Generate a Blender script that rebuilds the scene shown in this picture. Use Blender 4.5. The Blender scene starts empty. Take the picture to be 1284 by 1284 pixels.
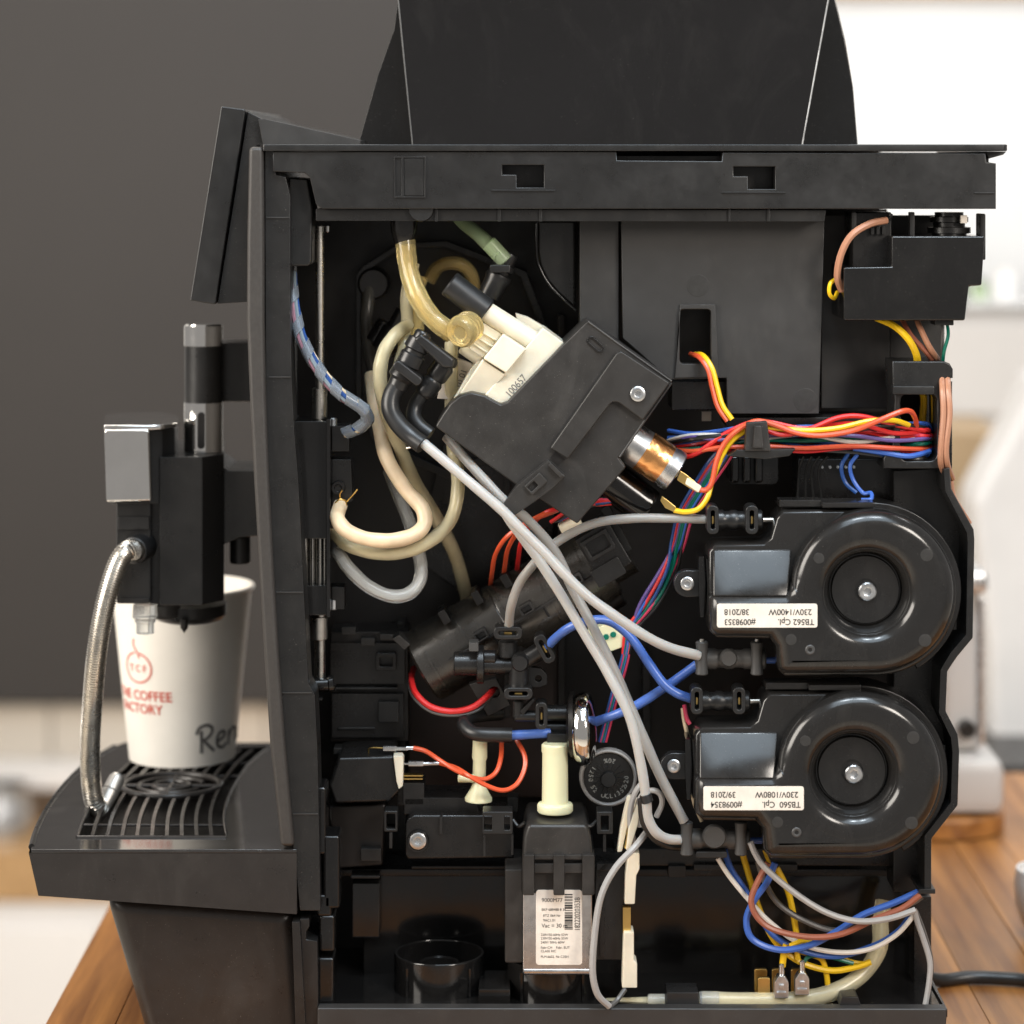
import bpy, bmesh, math, random
from mathutils import Vector, Matrix
random.seed(7)
SC = bpy.context.scene
COL = SC.collection
PI = math.pi
# ---------------------------------------------------------------- camera, world, lamps, exposure
S = 0.0005          # metres per photo pixel on the open side of the machine
DIST = 1.7          # camera to the open side
HOR = 200.0         # eye level
camd = bpy.data.cameras.new('camera')
cam = bpy.data.objects.new('camera', camd); COL.objects.link(cam)
cam.location = (0, -DIST, 0); cam.rotation_euler = (PI/2, 0, 0)
camd.sensor_width = 36.0
camd.lens = 36.0*DIST/(1284*S)
camd.shift_y = -(642-HOR)/1284
camd.clip_start = 0.05; camd.clip_end = 60
camd.dof.use_dof = True; camd.dof.focus_distance = DIST+0.005; camd.dof.aperture_fstop = 4.3
SC.camera = cam

wd = bpy.data.worlds.new('World'); SC.world = wd; wd.use_nodes = True
bg = wd.node_tree.nodes['Background']
bg.inputs[0].default_value = (1.0, 0.955, 0.91, 1); bg.inputs[1].default_value = 0.34

def area(name, loc, target, sx, sy, power, col):
    l = bpy.data.lights.new(name, 'AREA'); l.shape = 'RECTANGLE'; l.size = sx; l.size_y = sy
    l.energy = power; l.color = col
    o = bpy.data.objects.new(name, l); COL.objects.link(o)
    o.location = loc
    o.rotation_euler = (Vector(target)-Vector(loc)).to_track_quat('-Z', 'Y').to_euler()
    return o
area('ceiling_lamp', (0.25, -1.0, 1.35), (0.05, 0.05, -0.3), 1.3, 1.4, 29, (0.72, 0.87, 1.0))
area('spot_lamp', (0.05, -0.75, 1.35), (0.1, 0.0, -0.3), 0.22, 0.22, 7, (0.85, 0.93, 1.0))
area('spot_lamp', (0.50, -0.75, 1.35), (0.2, 0.0, -0.3), 0.22, 0.22, 7, (0.85, 0.93, 1.0))
area('window_light', (-1.7, -0.8, 0.5), (-0.15, 0.15, -0.35), 1.1, 1.2, 54, (1.0, 0.93, 0.84))
area('front_lamp', (1.25, -1.7, 0.6), (0.2, 0.0, -0.3), 0.5, 0.6, 26, (1.0, 0.92, 0.83))
area('wall_fill_light', (1.0, 0.9, 1.7), (1.6, 2.6, -0.2), 1.4, 1.0, 34, (0.97, 0.98, 1.0))  # added fill without a visible source, brightens the white wall at right
area('backdrop_fill_light', (-1.1, 1.2, 2.3), (-1.1, 2.3, -0.6), 1.2, 0.8, 50, (1.0, 0.93, 0.85))  # unseen fill added to light the board, tiles and counter at left
SC.view_settings.view_transform = 'Standard'; SC.view_settings.look = 'None'
SC.view_settings.exposure = 0.0; SC.view_settings.gamma = 1.0
SC.render.engine = 'CYCLES'
SC.cycles.use_denoising = True
SC.cycles.max_bounces = 8

# ---------------------------------------------------------------- helpers
def K(d): return (DIST+d/1000)/DIST
def W(x, y, d=0.0):
    k = K(d)
    return Vector(((x-642)*S*k, d/1000, (HOR-y)*S*k))
WL = {}
def g_join(gs):
    v, f = [], []
    for gv, gf in gs:
        n = len(v); v += [tuple(p) for p in gv]; f += [tuple(i+n for i in q) for q in gf]
    return v, f
def part(name, geo, mat, parent=None, kind=None, sharp=38, label=None, wn=False):
    if isinstance(geo, list): geo = g_join(geo)
    v, f = geo
    lo = Vector([min(p[i] for p in v) for i in range(3)]); hi = Vector([max(p[i] for p in v) for i in range(3)])
    c = (lo+hi)/2
    me = bpy.data.meshes.new(name)
    me.from_pydata([Vector(p)-c for p in v], [], f)
    bm = bmesh.new(); bm.from_mesh(me); bmesh.ops.recalc_face_normals(bm, faces=bm.faces[:]); bm.to_mesh(me); bm.free()
    me.shade_smooth(); me.set_sharp_from_angle(angle=math.radians(sharp))
    me.materials.append(mat)
    o = bpy.data.objects.new(name, me); COL.objects.link(o)
    WL[o.name] = c
    o.location = c
    if parent is not None:
        o.parent = parent; o.location = c-WL[parent.name]
    if wn or len(f) < 4000:
        m = o.modifiers.new('wn', 'WEIGHTED_NORMAL'); m.keep_sharp = True
    if kind: o['kind'] = kind
    if label: o['label'] = label
    return o
def empty(name, loc, label=None, cat=None, group=None):
    o = bpy.data.objects.new(name, None); COL.objects.link(o); o.location = loc; o.empty_display_size = 0.05
    WL[o.name] = Vector(loc); tag(o, label, cat, group); return o
def tag(o, label, cat, group=None):
    if label: o['label'] = label
    if cat: o['category'] = cat
    if group: o['group'] = group
    return o
def bm_out(bm):
    bm.verts.index_update()
    r = ([tuple(v.co) for v in bm.verts], [tuple(v.index for v in f.verts) for f in bm.faces]); bm.free(); return r
def g_solid(front, back, bev=0.0, seg=2):
    """prism between two matching world outlines, edges bevelled (bev in metres)"""
    bm = bmesh.new(); n = len(front)
    a = [bm.verts.new(p) for p in front]; b = [bm.verts.new(p) for p in back]
    bm.faces.new(a); bm.faces.new(b[::-1])
    for i in range(n): bm.faces.new((a[i], b[i], b[(i+1) % n], a[(i+1) % n]))
    bmesh.ops.recalc_face_normals(bm, faces=bm.faces[:])
    if bev > 0:
        eds = [e for e in bm.edges if e.is_manifold and e.calc_face_angle(0) > 0.45]
        bmesh.ops.bevel(bm, geom=eds, offset=bev, offset_type='OFFSET', segments=seg, profile=0.5, affect='EDGES', clamp_overlap=True)
    return bm_out(bm)
def g_prism(pts, d0, d1, bev=1.0, seg=2):
    f = [W(p[0], p[1], d0) for p in pts]
    return g_solid(f, [Vector((p.x, d1/1000, p.z)) for p in f], bev*S, seg)
def g_box(x0, y0, x1, y1, d0, d1, bev=1.0, seg=2):
    return g_prism([(x0, y0), (x1, y0), (x1, y1), (x0, y1)], d0, d1, bev, seg)
def g_v(plan, y0, y1, bev=1.0, seg=2, dref=None):
    """upright prism: plan = [(px, d)], heights y0..y1 given in px at depth dref"""
    dr = plan[0][1] if dref is None else dref
    z0 = W(0, y0, dr).z; z1 = W(0, y1, dr).z
    f = [W(x, 0, d) for x, d in plan]
    return g_solid([Vector((p.x, p.y, z0)) for p in f], [Vector((p.x, p.y, z1)) for p in f], bev*S, seg)
def g_obox(c, ax, ay, az, bev=0.0005, seg=2):
    """oriented box: centre and three half-axis vectors (world)"""
    c = Vector(c); ax, ay, az = Vector(ax), Vector(ay), Vector(az)
    f = [c-ax-az-ay, c+ax-az-ay, c+ax+az-ay, c-ax+az-ay]
    return g_solid(f, [p+2*ay for p in f], bev, seg)
def crom(P, sub=6):
    if len(P) < 3: return [P[0].lerp(P[-1], i/sub) for i in range(sub+1)]
    Q = [2*P[0]-P[1]]+P+[2*P[-1]-P[-2]]; out = []
    for i in range(1, len(Q)-2):
        p0, p1, p2, p3 = Q[i-1:i+3]
        for j in range(sub):
            t = j/sub
            out.append(0.5*((2*p1)+(p2-p0)*t+(2*p0-5*p1+4*p2-p3)*t*t+(3*p1-p0-3*p2+p3)*t**3))
    out.append(P[-1]); return out
def frames(C):
    T = [((C[min(i+1, len(C)-1)]-C[max(i-1, 0)]).normalized()) for i in range(len(C))]
    n = T[0].orthogonal().normalized(); N = []
    for t in T:
        n = (n-t*n.dot(t)); n = n.normalized() if n.length > 1e-9 else t.orthogonal().normalized(); N.append(n.copy())
    return T, N, [t.cross(n) for t, n in zip(T, N)]
def g_sweep(C, r, n=10):
    """round sweep along world points; r = metres, number or list"""
    T, N, B = frames(C); v = []; f = []
    for i, c in enumerate(C):
        ri = r[i] if isinstance(r, (list, tuple)) else r
        for j in range(n):
            a = 2*PI*j/n; v.append(c+N[i]*(math.cos(a)*ri)+B[i]*(math.sin(a)*ri))
    for i in range(len(C)-1):
        for j in range(n):
            k = (j+1) % n; f.append((i*n+j, i*n+k, (i+1)*n+k, (i+1)*n+j))
    f.append(tuple(range(n-1, -1, -1))); m = (len(C)-1)*n; f.append(tuple(range(m, m+n)))
    return v, f
def wob(m, r, s=0.0):
    return [r*(1+0.022*math.sin(i*0.31+s)+0.016*math.sin(i*0.83+2*s)) for i in range(m)]
def g_hollow(C, r, n=16, q=0.6):
    T, N, B = frames(C); v = []; f = []; m = len(C); R = wob(m, 1.0, C[0].x*90)
    for rad in (r, r*q):
        for i, c in enumerate(C):
            for j in range(n):
                a = 2*PI*j/n; v.append(c+N[i]*(math.cos(a)*rad*R[i])+B[i]*(math.sin(a)*rad*R[i]))
    o = m*n
    for i in range(m-1):
        for j in range(n):
            k = (j+1) % n
            f.append((i*n+j, i*n+k, (i+1)*n+k, (i+1)*n+j)); f.append((o+i*n+k, o+i*n+j, o+(i+1)*n+j, o+(i+1)*n+k))
    for j in range(n):
        k = (j+1) % n
        f.append((j, o+j, o+k, k)); e = (m-1)*n; f.append((e+k, o+e+k, o+e+j, e+j))
    return v, f
def path(pts, d=0.0, sub=6):
    return crom([W(p[0], p[1], p[2] if len(p) > 2 else d) for p in pts], sub)
def g_tube(pts, r, d=0.0, n=10, sub=6):
    k = K(pts[0][2] if len(pts[0]) > 2 else d)
    return g_sweep(path(pts, d, sub), r*S*k, n)
def g_lathe(c, axis, prof, n=28, hexr=(), cap=True):
    """prof = [(t, r)] metres along axis"""
    c = Vector(c); a = Vector(axis).normalized(); u = a.orthogonal().normalized(); w = a.cross(u); v = []; f = []; rows = []
    for i, (t, r) in enumerate(prof):
        if r <= 1e-7: v.append(c+a*t); rows.append([len(v)-1]); continue
        row = []
        for j in range(n):
            th = 2*PI*j/n; rr = r
            if i in hexr:
                q = (th % (PI/3))-PI/6; rr = r*math.cos(PI/6)/math.cos(q)
            v.append(c+a*t+u*(math.cos(th)*rr)+w*(math.sin(th)*rr)); row.append(len(v)-1)
        rows.append(row)
    for A, B in zip(rows, rows[1:]):
        if len(A) == 1 and len(B) == 1: continue
        for j in range(n):
            k = (j+1) % n
            if len(A) == 1: f.append((A[0], B[j], B[k]))
            elif len(B) == 1: f.append((A[j], A[k], B[0]))
            else: f.append((A[j], A[k], B[k], B[j]))
    if cap and len(rows[0]) > 1: f.append(tuple(rows[0]))
    if cap and len(rows[-1]) > 1: f.append(tuple(rows[-1]))
    return v, f
def g_L(p0, p1, d, prof, n=24, cap=False):
    """lathe with its axis in the picture plane from p0 towards p1; prof [(t, r)] px"""
    k = K(d)*S; a = W(p0[0], p0[1], d); b = W(p1[0], p1[1], d)
    return g_lathe(a, b-a, [(t*k, r*k) for t, r in prof], n, (), cap)
def g_cyl(p0, p1, r, d, b=1.5, n=24):
    l = math.hypot(p1[0]-p0[0], p1[1]-p0[1])
    return g_L(p0, p1, d, [(0, 0), (0, r-b), (b, r), (l-b, r), (l, r-b), (l, 0)], n)
def g_Y(x, y, d, prof, n=36, hexr=(), cap=False):
    """lathe with its axis along the view; prof [(depth mm, r px)]"""
    k = K(d)*S
    return g_lathe(W(x, y, d), (0, 1, 0), [(t/1000, r*k) for t, r in prof], n, hexr, cap)
def g_disc(x, y, d, r, h=0.3, n=24):
    return g_Y(x, y, d, [(0, 0), (0, r-0.6), (h*0.3, r), (h, r)], n)
def _curve(loops, ext, bev, res=3):
    cu = bpy.data.curves.new('tmp', 'CURVE'); cu.dimensions = '2D'; cu.fill_mode = 'BOTH'
    for lp in loops:
        sp = cu.splines.new('POLY'); sp.points.add(len(lp)-1); sp.use_cyclic_u = True
        for q, p in zip(sp.points, lp): q.co = (p[0], p[1], 0, 1)
    cu.extrude = max(ext-bev, 0.00001); cu.bevel_depth = bev; cu.bevel_resolution = res; cu.offset = -bev
    o = bpy.data.objects.new('tmp', cu); COL.objects.link(o)
    me = bpy.data.meshes.new_from_object(o.evaluated_get(bpy.context.evaluated_depsgraph_get()))
    bm = bmesh.new(); bm.from_mesh(me); bmesh.ops.remove_doubles(bm, verts=bm.verts[:], dist=1e-6)
    g = bm_out(bm)
    bpy.data.objects.remove(o); bpy.data.curves.remove(cu); bpy.data.meshes.remove(me); return g
def g_cut(loops, d0, d1, bev=1.0, res=2):
    """plate facing the viewer with holes: first loop outline, others holes (px at depth d0)"""
    L2 = [[(W(p[0], p[1], d0).x, W(p[0], p[1], d0).z) for p in lp] for lp in loops]
    v, f = _curve(L2, abs(d1-d0)/2000, bev*S, res); m = (d0+d1)/2000
    return [(p[0], m-p[2], p[1]) for p in v], f
def g_flat(loops, z0, z1, bev=0.0004):
    """level plate with holes: loops of world (x, y)"""
    v, f = _curve(loops, abs(z1-z0)/2, bev, 2); m = (z0+z1)/2
    return [(p[0], p[1], m+p[2]) for p in v], f
def arc(cx, cy, r, a0, a1, n=12):
    return [(cx+r*math.cos(math.radians(a0+(a1-a0)*i/n)), cy+r*math.sin(math.radians(a0+(a1-a0)*i/n))) for i in range(n+1)]
def circ(cx, cy, r, n=36): return arc(cx, cy, r, 0, 360*(n-1)/n, n-1)
def rr(cx, cy, w, h, rad, ang=0, n=5):
    P = []
    for sx, sy, a in ((1, 1, 0), (-1, 1, 90), (-1, -1, 180), (1, -1, 270)):
        P += arc(sx*(w/2-rad), sy*(h/2-rad), rad, a, a+90, n)
    c, s = math.cos(math.radians(ang)), math.sin(math.radians(ang))
    return [(cx+x*c-y*s, cy+x*s+y*c) for x, y in P]
def g_text(body, x, y, d, size, ang=0, align='LEFT', bold=0.0, sx=1.0, lift=0.0):
    """flat lettering facing the viewer; ang turns it clockwise in the picture"""
    cu = bpy.data.curves.new('tmp', 'FONT'); cu.body = body; cu.size = 1.0; cu.align_x = align; cu.offset = bold
    o = bpy.data.objects.new('tmp', cu); COL.objects.link(o)
    me = bpy.data.meshes.new_from_object(o.evaluated_get(bpy.context.evaluated_depsgraph_get()))
    k = size*S*K(d); c, s = math.cos(math.radians(-ang)), math.sin(math.radians(-ang)); b = W(x, y, d)
    v = [(b.x+k*(p.co.x*sx*c-p.co.y*s), b.y, b.z+k*(p.co.x*sx*s+p.co.y*c)) for p in me.vertices]
    f = [tuple(q.vertices) for q in me.polygons]
    bpy.data.objects.remove(o); bpy.data.curves.remove(cu); bpy.data.meshes.remove(me); return v, f
# ---------------------------------------------------------------- materials
def mat(name, base, rough=0.5, metal=0.0, bump=0.0, bscale=900.0, var=0.0, vscale=30.0, dust=0.0, trans=0.0, sss=0.0, coat=0.0, rvar=0.0, ior=1.5, stretch=None, emis=None, spec=0.5, smear=0.0):
    m = bpy.data.materials.new(name); m.use_nodes = True; nt = m.node_tree; N = nt.nodes; Lk = nt.links
    b = N['Principled BSDF']; b.inputs['Base Color'].default_value = (*base, 1); b.inputs['Roughness'].default_value = rough
    b.inputs['Metallic'].default_value = metal; b.inputs['Transmission Weight'].default_value = trans; b.inputs['IOR'].default_value = ior
    b.inputs['Coat Weight'].default_value = coat; b.inputs['Coat Roughness'].default_value = 0.08; b.inputs['Specular IOR Level'].default_value = spec
    if sss: b.inputs['Subsurface Weight'].default_value = sss; b.inputs['Subsurface Radius'].default_value = (0.006, 0.004, 0.003); b.inputs['Subsurface Scale'].default_value = 0.6
    tc = N.new('ShaderNodeTexCoord'); src = tc.outputs['Object']
    if stretch:
        mp = N.new('ShaderNodeMapping'); mp.inputs['Scale'].default_value = stretch; Lk.new(src, mp.inputs[0]); src = mp.outputs[0]
    def noise(sc, det=3, ro=0.55):
        n = N.new('ShaderNodeTexNoise'); n.inputs['Scale'].default_value = sc; n.inputs['Detail'].default_value = det; n.inputs['Roughness'].default_value = ro
        Lk.new(src, n.inputs['Vector']); return n.outputs['Fac']
    col = None
    if var:
        r = N.new('ShaderNodeMapRange'); r.inputs[1].default_value = 0.3; r.inputs[2].default_value = 0.7; r.inputs[3].default_value = 1-var; r.inputs[4].default_value = 1+var
        Lk.new(noise(vscale, 5, 0.6), r.inputs[0])
        mx = N.new('ShaderNodeMix'); mx.data_type = 'RGBA'; mx.blend_type = 'MULTIPLY'; mx.inputs[0].default_value = 1; mx.inputs[6].default_value = (*base, 1)
        Lk.new(r.outputs[0], mx.inputs[7]); col = mx.outputs[2]
    if smear:
        mp2 = N.new('ShaderNodeMapping'); mp2.inputs['Scale'].default_value = (1, 1, 0.6); mp2.inputs['Rotation'].default_value = (0.2, 0.5, 0.3); Lk.new(tc.outputs['Object'], mp2.inputs[0])
        n1 = N.new('ShaderNodeTexNoise'); n1.inputs['Scale'].default_value = 26; n1.inputs['Detail'].default_value = 9; n1.inputs['Roughness'].default_value = 0.68; n1.inputs['Distortion'].default_value = 1.2
        Lk.new(mp2.outputs[0], n1.inputs['Vector'])
        r = N.new('ShaderNodeMapRange'); r.inputs[1].default_value = 0.50; r.inputs[2].default_value = 0.74; r.inputs[3].default_value = 0; r.inputs[4].default_value = smear
        Lk.new(n1.outputs['Fac'], r.inputs[0])
        mx = N.new('ShaderNodeMix'); mx.data_type = 'RGBA'; mx.inputs[6].default_value = (*base, 1); mx.inputs[7].default_value = (0.10, 0.092, 0.083, 1)
        if col: Lk.new(col, mx.inputs[6])
        Lk.new(r.outputs[0], mx.inputs[0]); col = mx.outputs[2]
    if dust:
        r = N.new('ShaderNodeMapRange'); r.inputs[1].default_value = 0.76; r.inputs[2].default_value = 0.82; r.inputs[3].default_value = 0; r.inputs[4].default_value = dust
        Lk.new(noise(1500, 1, 0.3), r.inputs[0])
        mx = N.new('ShaderNodeMix'); mx.data_type = 'RGBA'; mx.inputs[6].default_value = (*base, 1); mx.inputs[7].default_value = (0.22, 0.2, 0.18, 1)
        if col: Lk.new(col, mx.inputs[6])
        Lk.new(r.outputs[0], mx.inputs[0]); col = mx.outputs[2]
    if col: Lk.new(col, b.inputs['Base Color'])
    if rvar:
        r = N.new('ShaderNodeMapRange'); r.inputs[1].default_value = 0.3; r.inputs[2].default_value = 0.7; r.inputs[3].default_value = max(0.03, rough-rvar); r.inputs[4].default_value = rough+rvar
        Lk.new(noise(45, 6, 0.7), r.inputs[0]); Lk.new(r.outputs[0], b.inputs['Roughness'])
    if bump:
        bp = N.new('ShaderNodeBump'); bp.inputs['Strength'].default_value = 1.0; bp.inputs['Distance'].default_value = bump
        Lk.new(noise(bscale, 2), bp.inputs['Height']); Lk.new(bp.outputs[0], b.inputs['Normal'])
    if emis: b.inputs['Emission Color'].default_value = (*emis, 1); b.inputs['Emission Strength'].default_value = 1
    return m
M = {}
M['body'] = mat('black_satin_plastic', (0.011, 0.0106, 0.0104), 0.33, bump=0.00002, bscale=2600, var=0.14, dust=0.5, rvar=0.1, smear=0.09)
M['panel'] = mat('charcoal_moulded_plastic', (0.026, 0.0248, 0.024), 0.45, bump=0.00003, bscale=2200, var=0.10, dust=0.4, rvar=0.08, smear=0.15)
M['cover'] = mat('charcoal_cover_plastic', (0.0205, 0.0185, 0.017), 0.42, bump=0.00004, bscale=1900, var=0.2, vscale=60, dust=0.5, rvar=0.1, smear=0.22)
M['bezel'] = mat('grained_bezel_plastic', (0.034, 0.030, 0.027), 0.48, bump=0.00012, bscale=1500, var=0.14, vscale=500, smear=0.1)
M['dark'] = mat('black_inner_plastic', (0.0075, 0.0068, 0.0066), 0.3, bump=0.00003, bscale=1500, var=0.2, dust=0.25, rvar=0.1, smear=0.08)
M['wallin'] = mat('black_partition_plastic', (0.0075, 0.006, 0.0055), 0.42, var=0.25, rvar=0.1, dust=0.2)
M['gloss'] = mat('gloss_black_plastic', (0.0075, 0.007, 0.0068), 0.13, var=0.1, dust=0.3, rvar=0.05, bump=0.000006, bscale=400, smear=0.06)
M['barrel'] = mat('grained_black_plastic', (0.030, 0.027, 0.023), 0.24, bump=0.00005, bscale=1300, var=0.25, rvar=0.08, smear=0.25, spec=0.9)
M['wrap'] = mat('translucent_spiral_wrap', (0.42, 0.47, 0.53), 0.2, trans=0.7, ior=1.35)
M['brownblack'] = mat('brown_black_inner_plastic', (0.024, 0.0135, 0.0105), 0.5, var=0.15)
M['mark'] = mat('matt_moulding_mark', (0.023, 0.022, 0.021), 0.45, var=0.25, vscale=300)
M['heater'] = mat('semi_gloss_heater_plastic', (0.0145, 0.0136, 0.013), 0.17, var=0.12, dust=0.5, rvar=0.06, bump=0.00001, bscale=500, smear=0.12)
M['hopper'] = mat('smoked_gloss_acrylic', (0.0055, 0.005, 0.0052), 0.08, var=0.25, vscale=8, dust=0.2, rvar=0.04, coat=0.3, smear=0.05)
M['nozzle'] = mat('satin_nozzle_steel', (0.5, 0.48, 0.45), 0.42, 0.9, var=0.06)
M['tray'] = mat('brown_black_tray_plastic', (0.0195, 0.0168, 0.0154), 0.34, bump=0.00003, bscale=2000, var=0.12, dust=0.5, rvar=0.1, smear=0.14)
M['traytop'] = mat('polished_tray_plastic', (0.022, 0.020, 0.019), 0.1, var=0.15, vscale=60, dust=0.8, rvar=0.06, coat=0.7, smear=0.2)
M['rubber'] = mat('black_rubber', (0.014, 0.014, 0.0145), 0.36, var=0.15, rvar=0.08, smear=0.08)
M['fit'] = mat('black_nylon_fitting', (0.013, 0.0127, 0.0128), 0.3, var=0.15, bump=0.00003, bscale=1600, rvar=0.08, smear=0.1)
M['fitgrey'] = mat('dark_grey_nylon_fitting', (0.05, 0.049, 0.048), 0.45, var=0.15, bump=0.00003, bscale=1600)
M['steel'] = mat('brushed_steel', (0.62, 0.59, 0.54), 0.28, 1.0, var=0.1, vscale=200, rvar=0.06)
M['chrome'] = mat('polished_chrome', (0.75, 0.74, 0.72), 0.09, 1.0, rvar=0.04, var=0.05)
M['zinc'] = mat('zinc_plated_steel', (0.62, 0.63, 0.64), 0.3, 1.0, var=0.15, vscale=150, rvar=0.1)
M['brass'] = mat('brass', (0.75, 0.52, 0.18), 0.3, 1.0, var=0.15)
M['copper'] = mat('crumpled_copper_foil', (0.85, 0.42, 0.16), 0.26, 1.0, bump=0.0022, bscale=62, var=0.12)
M['ptfe'] = mat('milky_white_tube', (0.44, 0.432, 0.415), 0.34, sss=1.0, var=0.05)
M['ptfegrey'] = mat('milky_grey_tube', (0.31, 0.30, 0.285), 0.36, sss=1.0, var=0.06)
M['sil'] = mat('yellowed_silicone', (0.95, 0.78, 0.38), 0.15, trans=0.8, var=0.10, vscale=60, ior=1.37)
M['sil2'] = mat('pale_silicone', (0.93, 0.85, 0.60), 0.17, trans=0.64, var=0.12, vscale=60, ior=1.36)
M['cream'] = mat('cream_silicone', (0.70, 0.55, 0.37), 0.34, sss=0.4, var=0.12, vscale=70)
M['clear'] = mat('clear_silicone', (0.88, 0.88, 0.85), 0.14, trans=0.78, ior=1.36)
M['smoke'] = mat('smoky_silicone', (0.10, 0.098, 0.09), 0.2, trans=0.3, ior=1.4)
M['green'] = mat('green_tinted_tube', (0.62, 0.76, 0.48), 0.22, trans=0.6, ior=1.38)
M['bluet'] = mat('blue_tube', (0.075, 0.16, 0.50), 0.28, sss=0.25, trans=0.15)
M['nylon'] = mat('cream_nylon', (0.70, 0.64, 0.51), 0.4, sss=0.35, var=0.08, vscale=60, bump=0.00003, bscale=800)
M['nylong'] = mat('pale_green_nylon', (0.68, 0.66, 0.44), 0.4, sss=0.35, var=0.05)
M['paper'] = mat('label_paper', (0.72, 0.65, 0.57), 0.55, var=0.1, vscale=90, bump=0.00006, bscale=120)
M['ink'] = mat('black_ink', (0.02, 0.02, 0.02), 0.6)
M['grey_ink'] = mat('faded_ink', (0.13, 0.125, 0.12), 0.6)
M['dialtext'] = mat('moulded_grey_print', (0.32, 0.32, 0.30), 0.6)
M['cup'] = mat('white_cup_card', (0.88, 0.84, 0.77), 0.42, var=0.03, vscale=40, bump=0.00002, bscale=700)
M['red_ink'] = mat('red_print', (0.62, 0.085, 0.05), 0.5)
for n_, c_ in dict(red=(0.62, 0.022, 0.022), orange=(0.62, 0.085, 0.03), yellow=(0.80, 0.50, 0.012), blue=(0.045, 0.125, 0.46), navy=(0.015, 0.06, 0.22), green=(0.0, 0.13, 0.085),
                   brown=(0.30, 0.10, 0.06), tan=(0.42, 0.20, 0.12), grey=(0.33, 0.32, 0.31), white=(0.70, 0.66, 0.60), pink=(0.6, 0.05, 0.11), purple=(0.12, 0.075, 0.25),
                   slate=(0.19, 0.235, 0.27), mauve=(0.27, 0.14, 0.18), black=(0.014, 0.014, 0.014), dgrey=(0.09, 0.085, 0.08), beige=(0.62, 0.5, 0.34)).items():
    M['w_'+n_] = mat(n_+'_wire', c_, 0.32, var=0.06, vscale=120, rvar=0.06)
M['wallw'] = mat('white_wall_paint', (0.72, 0.715, 0.70), 0.7, var=0.04, vscale=3)
M['board'] = mat('dark_board_paint', (0.029, 0.0245, 0.022), 0.55, var=0.08, vscale=1.5)
M['tile'] = mat('cream_glazed_tile', (0.72, 0.64, 0.54), 0.25, var=0.05, vscale=6)
M['cab'] = mat('white_cabinet_lacquer', (0.80, 0.77, 0.74), 0.35, var=0.03, vscale=4)
M['appl'] = mat('white_appliance_enamel', (0.56, 0.53, 0.50), 0.35, var=0.05, vscale=6)
M['sack'] = mat('off_white_sack_cloth', (0.62, 0.60, 0.58), 0.8, var=0.06, vscale=8)
M['tanm'] = mat('tan_kraft', (0.36, 0.25, 0.14), 0.6, var=0.15, vscale=10)
def wood(name, a, b):
    m = bpy.data.materials.new(name); m.use_nodes = True; N = m.node_tree.nodes; Lk = m.node_tree.links; bs = N['Principled BSDF']
    tc = N.new('ShaderNodeTexCoord'); mp = N.new('ShaderNodeMapping'); mp.inputs['Scale'].default_value = (60, 3.0, 60); Lk.new(tc.outputs['Object'], mp.inputs[0])
    oi = N.new('ShaderNodeObjectInfo'); ad = N.new('ShaderNodeVectorMath'); ad.operation = 'ADD'
    sc = N.new('ShaderNodeVectorMath'); sc.operation = 'SCALE'; sc.inputs[0].default_value = (31, 17, 7); Lk.new(oi.outputs['Random'], sc.inputs['Scale'])
    Lk.new(mp.outputs[0], ad.inputs[0]); Lk.new(sc.outputs[0], ad.inputs[1])
    n = N.new('ShaderNodeTexNoise'); n.inputs['Scale'].default_value = 1.0; n.inputs['Detail'].default_value = 8; n.inputs['Roughness'].default_value = 0.62; Lk.new(ad.outputs[0], n.inputs['Vector'])
    r = N.new('ShaderNodeValToRGB'); r.color_ramp.elements[0].position = 0.32; r.color_ramp.elements[0].color = (*a, 1); r.color_ramp.elements[1].position = 0.68; r.color_ramp.elements[1].color = (*b, 1)
    Lk.new(n.outputs['Fac'], r.inputs[0])
    mv = N.new('ShaderNodeMapRange'); mv.inputs[3].default_value = 0.84; mv.inputs[4].default_value = 1.14; Lk.new(oi.outputs['Random'], mv.inputs[0])
    mx = N.new('ShaderNodeMix'); mx.data_type = 'RGBA'; mx.blend_type = 'MULTIPLY'; mx.inputs[0].default_value = 1; Lk.new(r.outputs[0], mx.inputs[6]); Lk.new(mv.outputs[0], mx.inputs[7])
    Lk.new(mx.outputs[2], bs.inputs['Base Color']); bs.inputs['Roughness'].default_value = 0.38
    bp = N.new('ShaderNodeBump'); bp.inputs['Distance'].default_value = 0.0002; Lk.new(n.outputs['Fac'], bp.inputs['Height']); Lk.new(bp.outputs[0], bs.inputs['Normal'])
    return m
M['wood'] = wood('oiled_wood', (0.18, 0.064, 0.015), (0.50, 0.22, 0.058))
M['wood2'] = wood('pale_wood', (0.42, 0.24, 0.10), (0.60, 0.37, 0.17))
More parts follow.
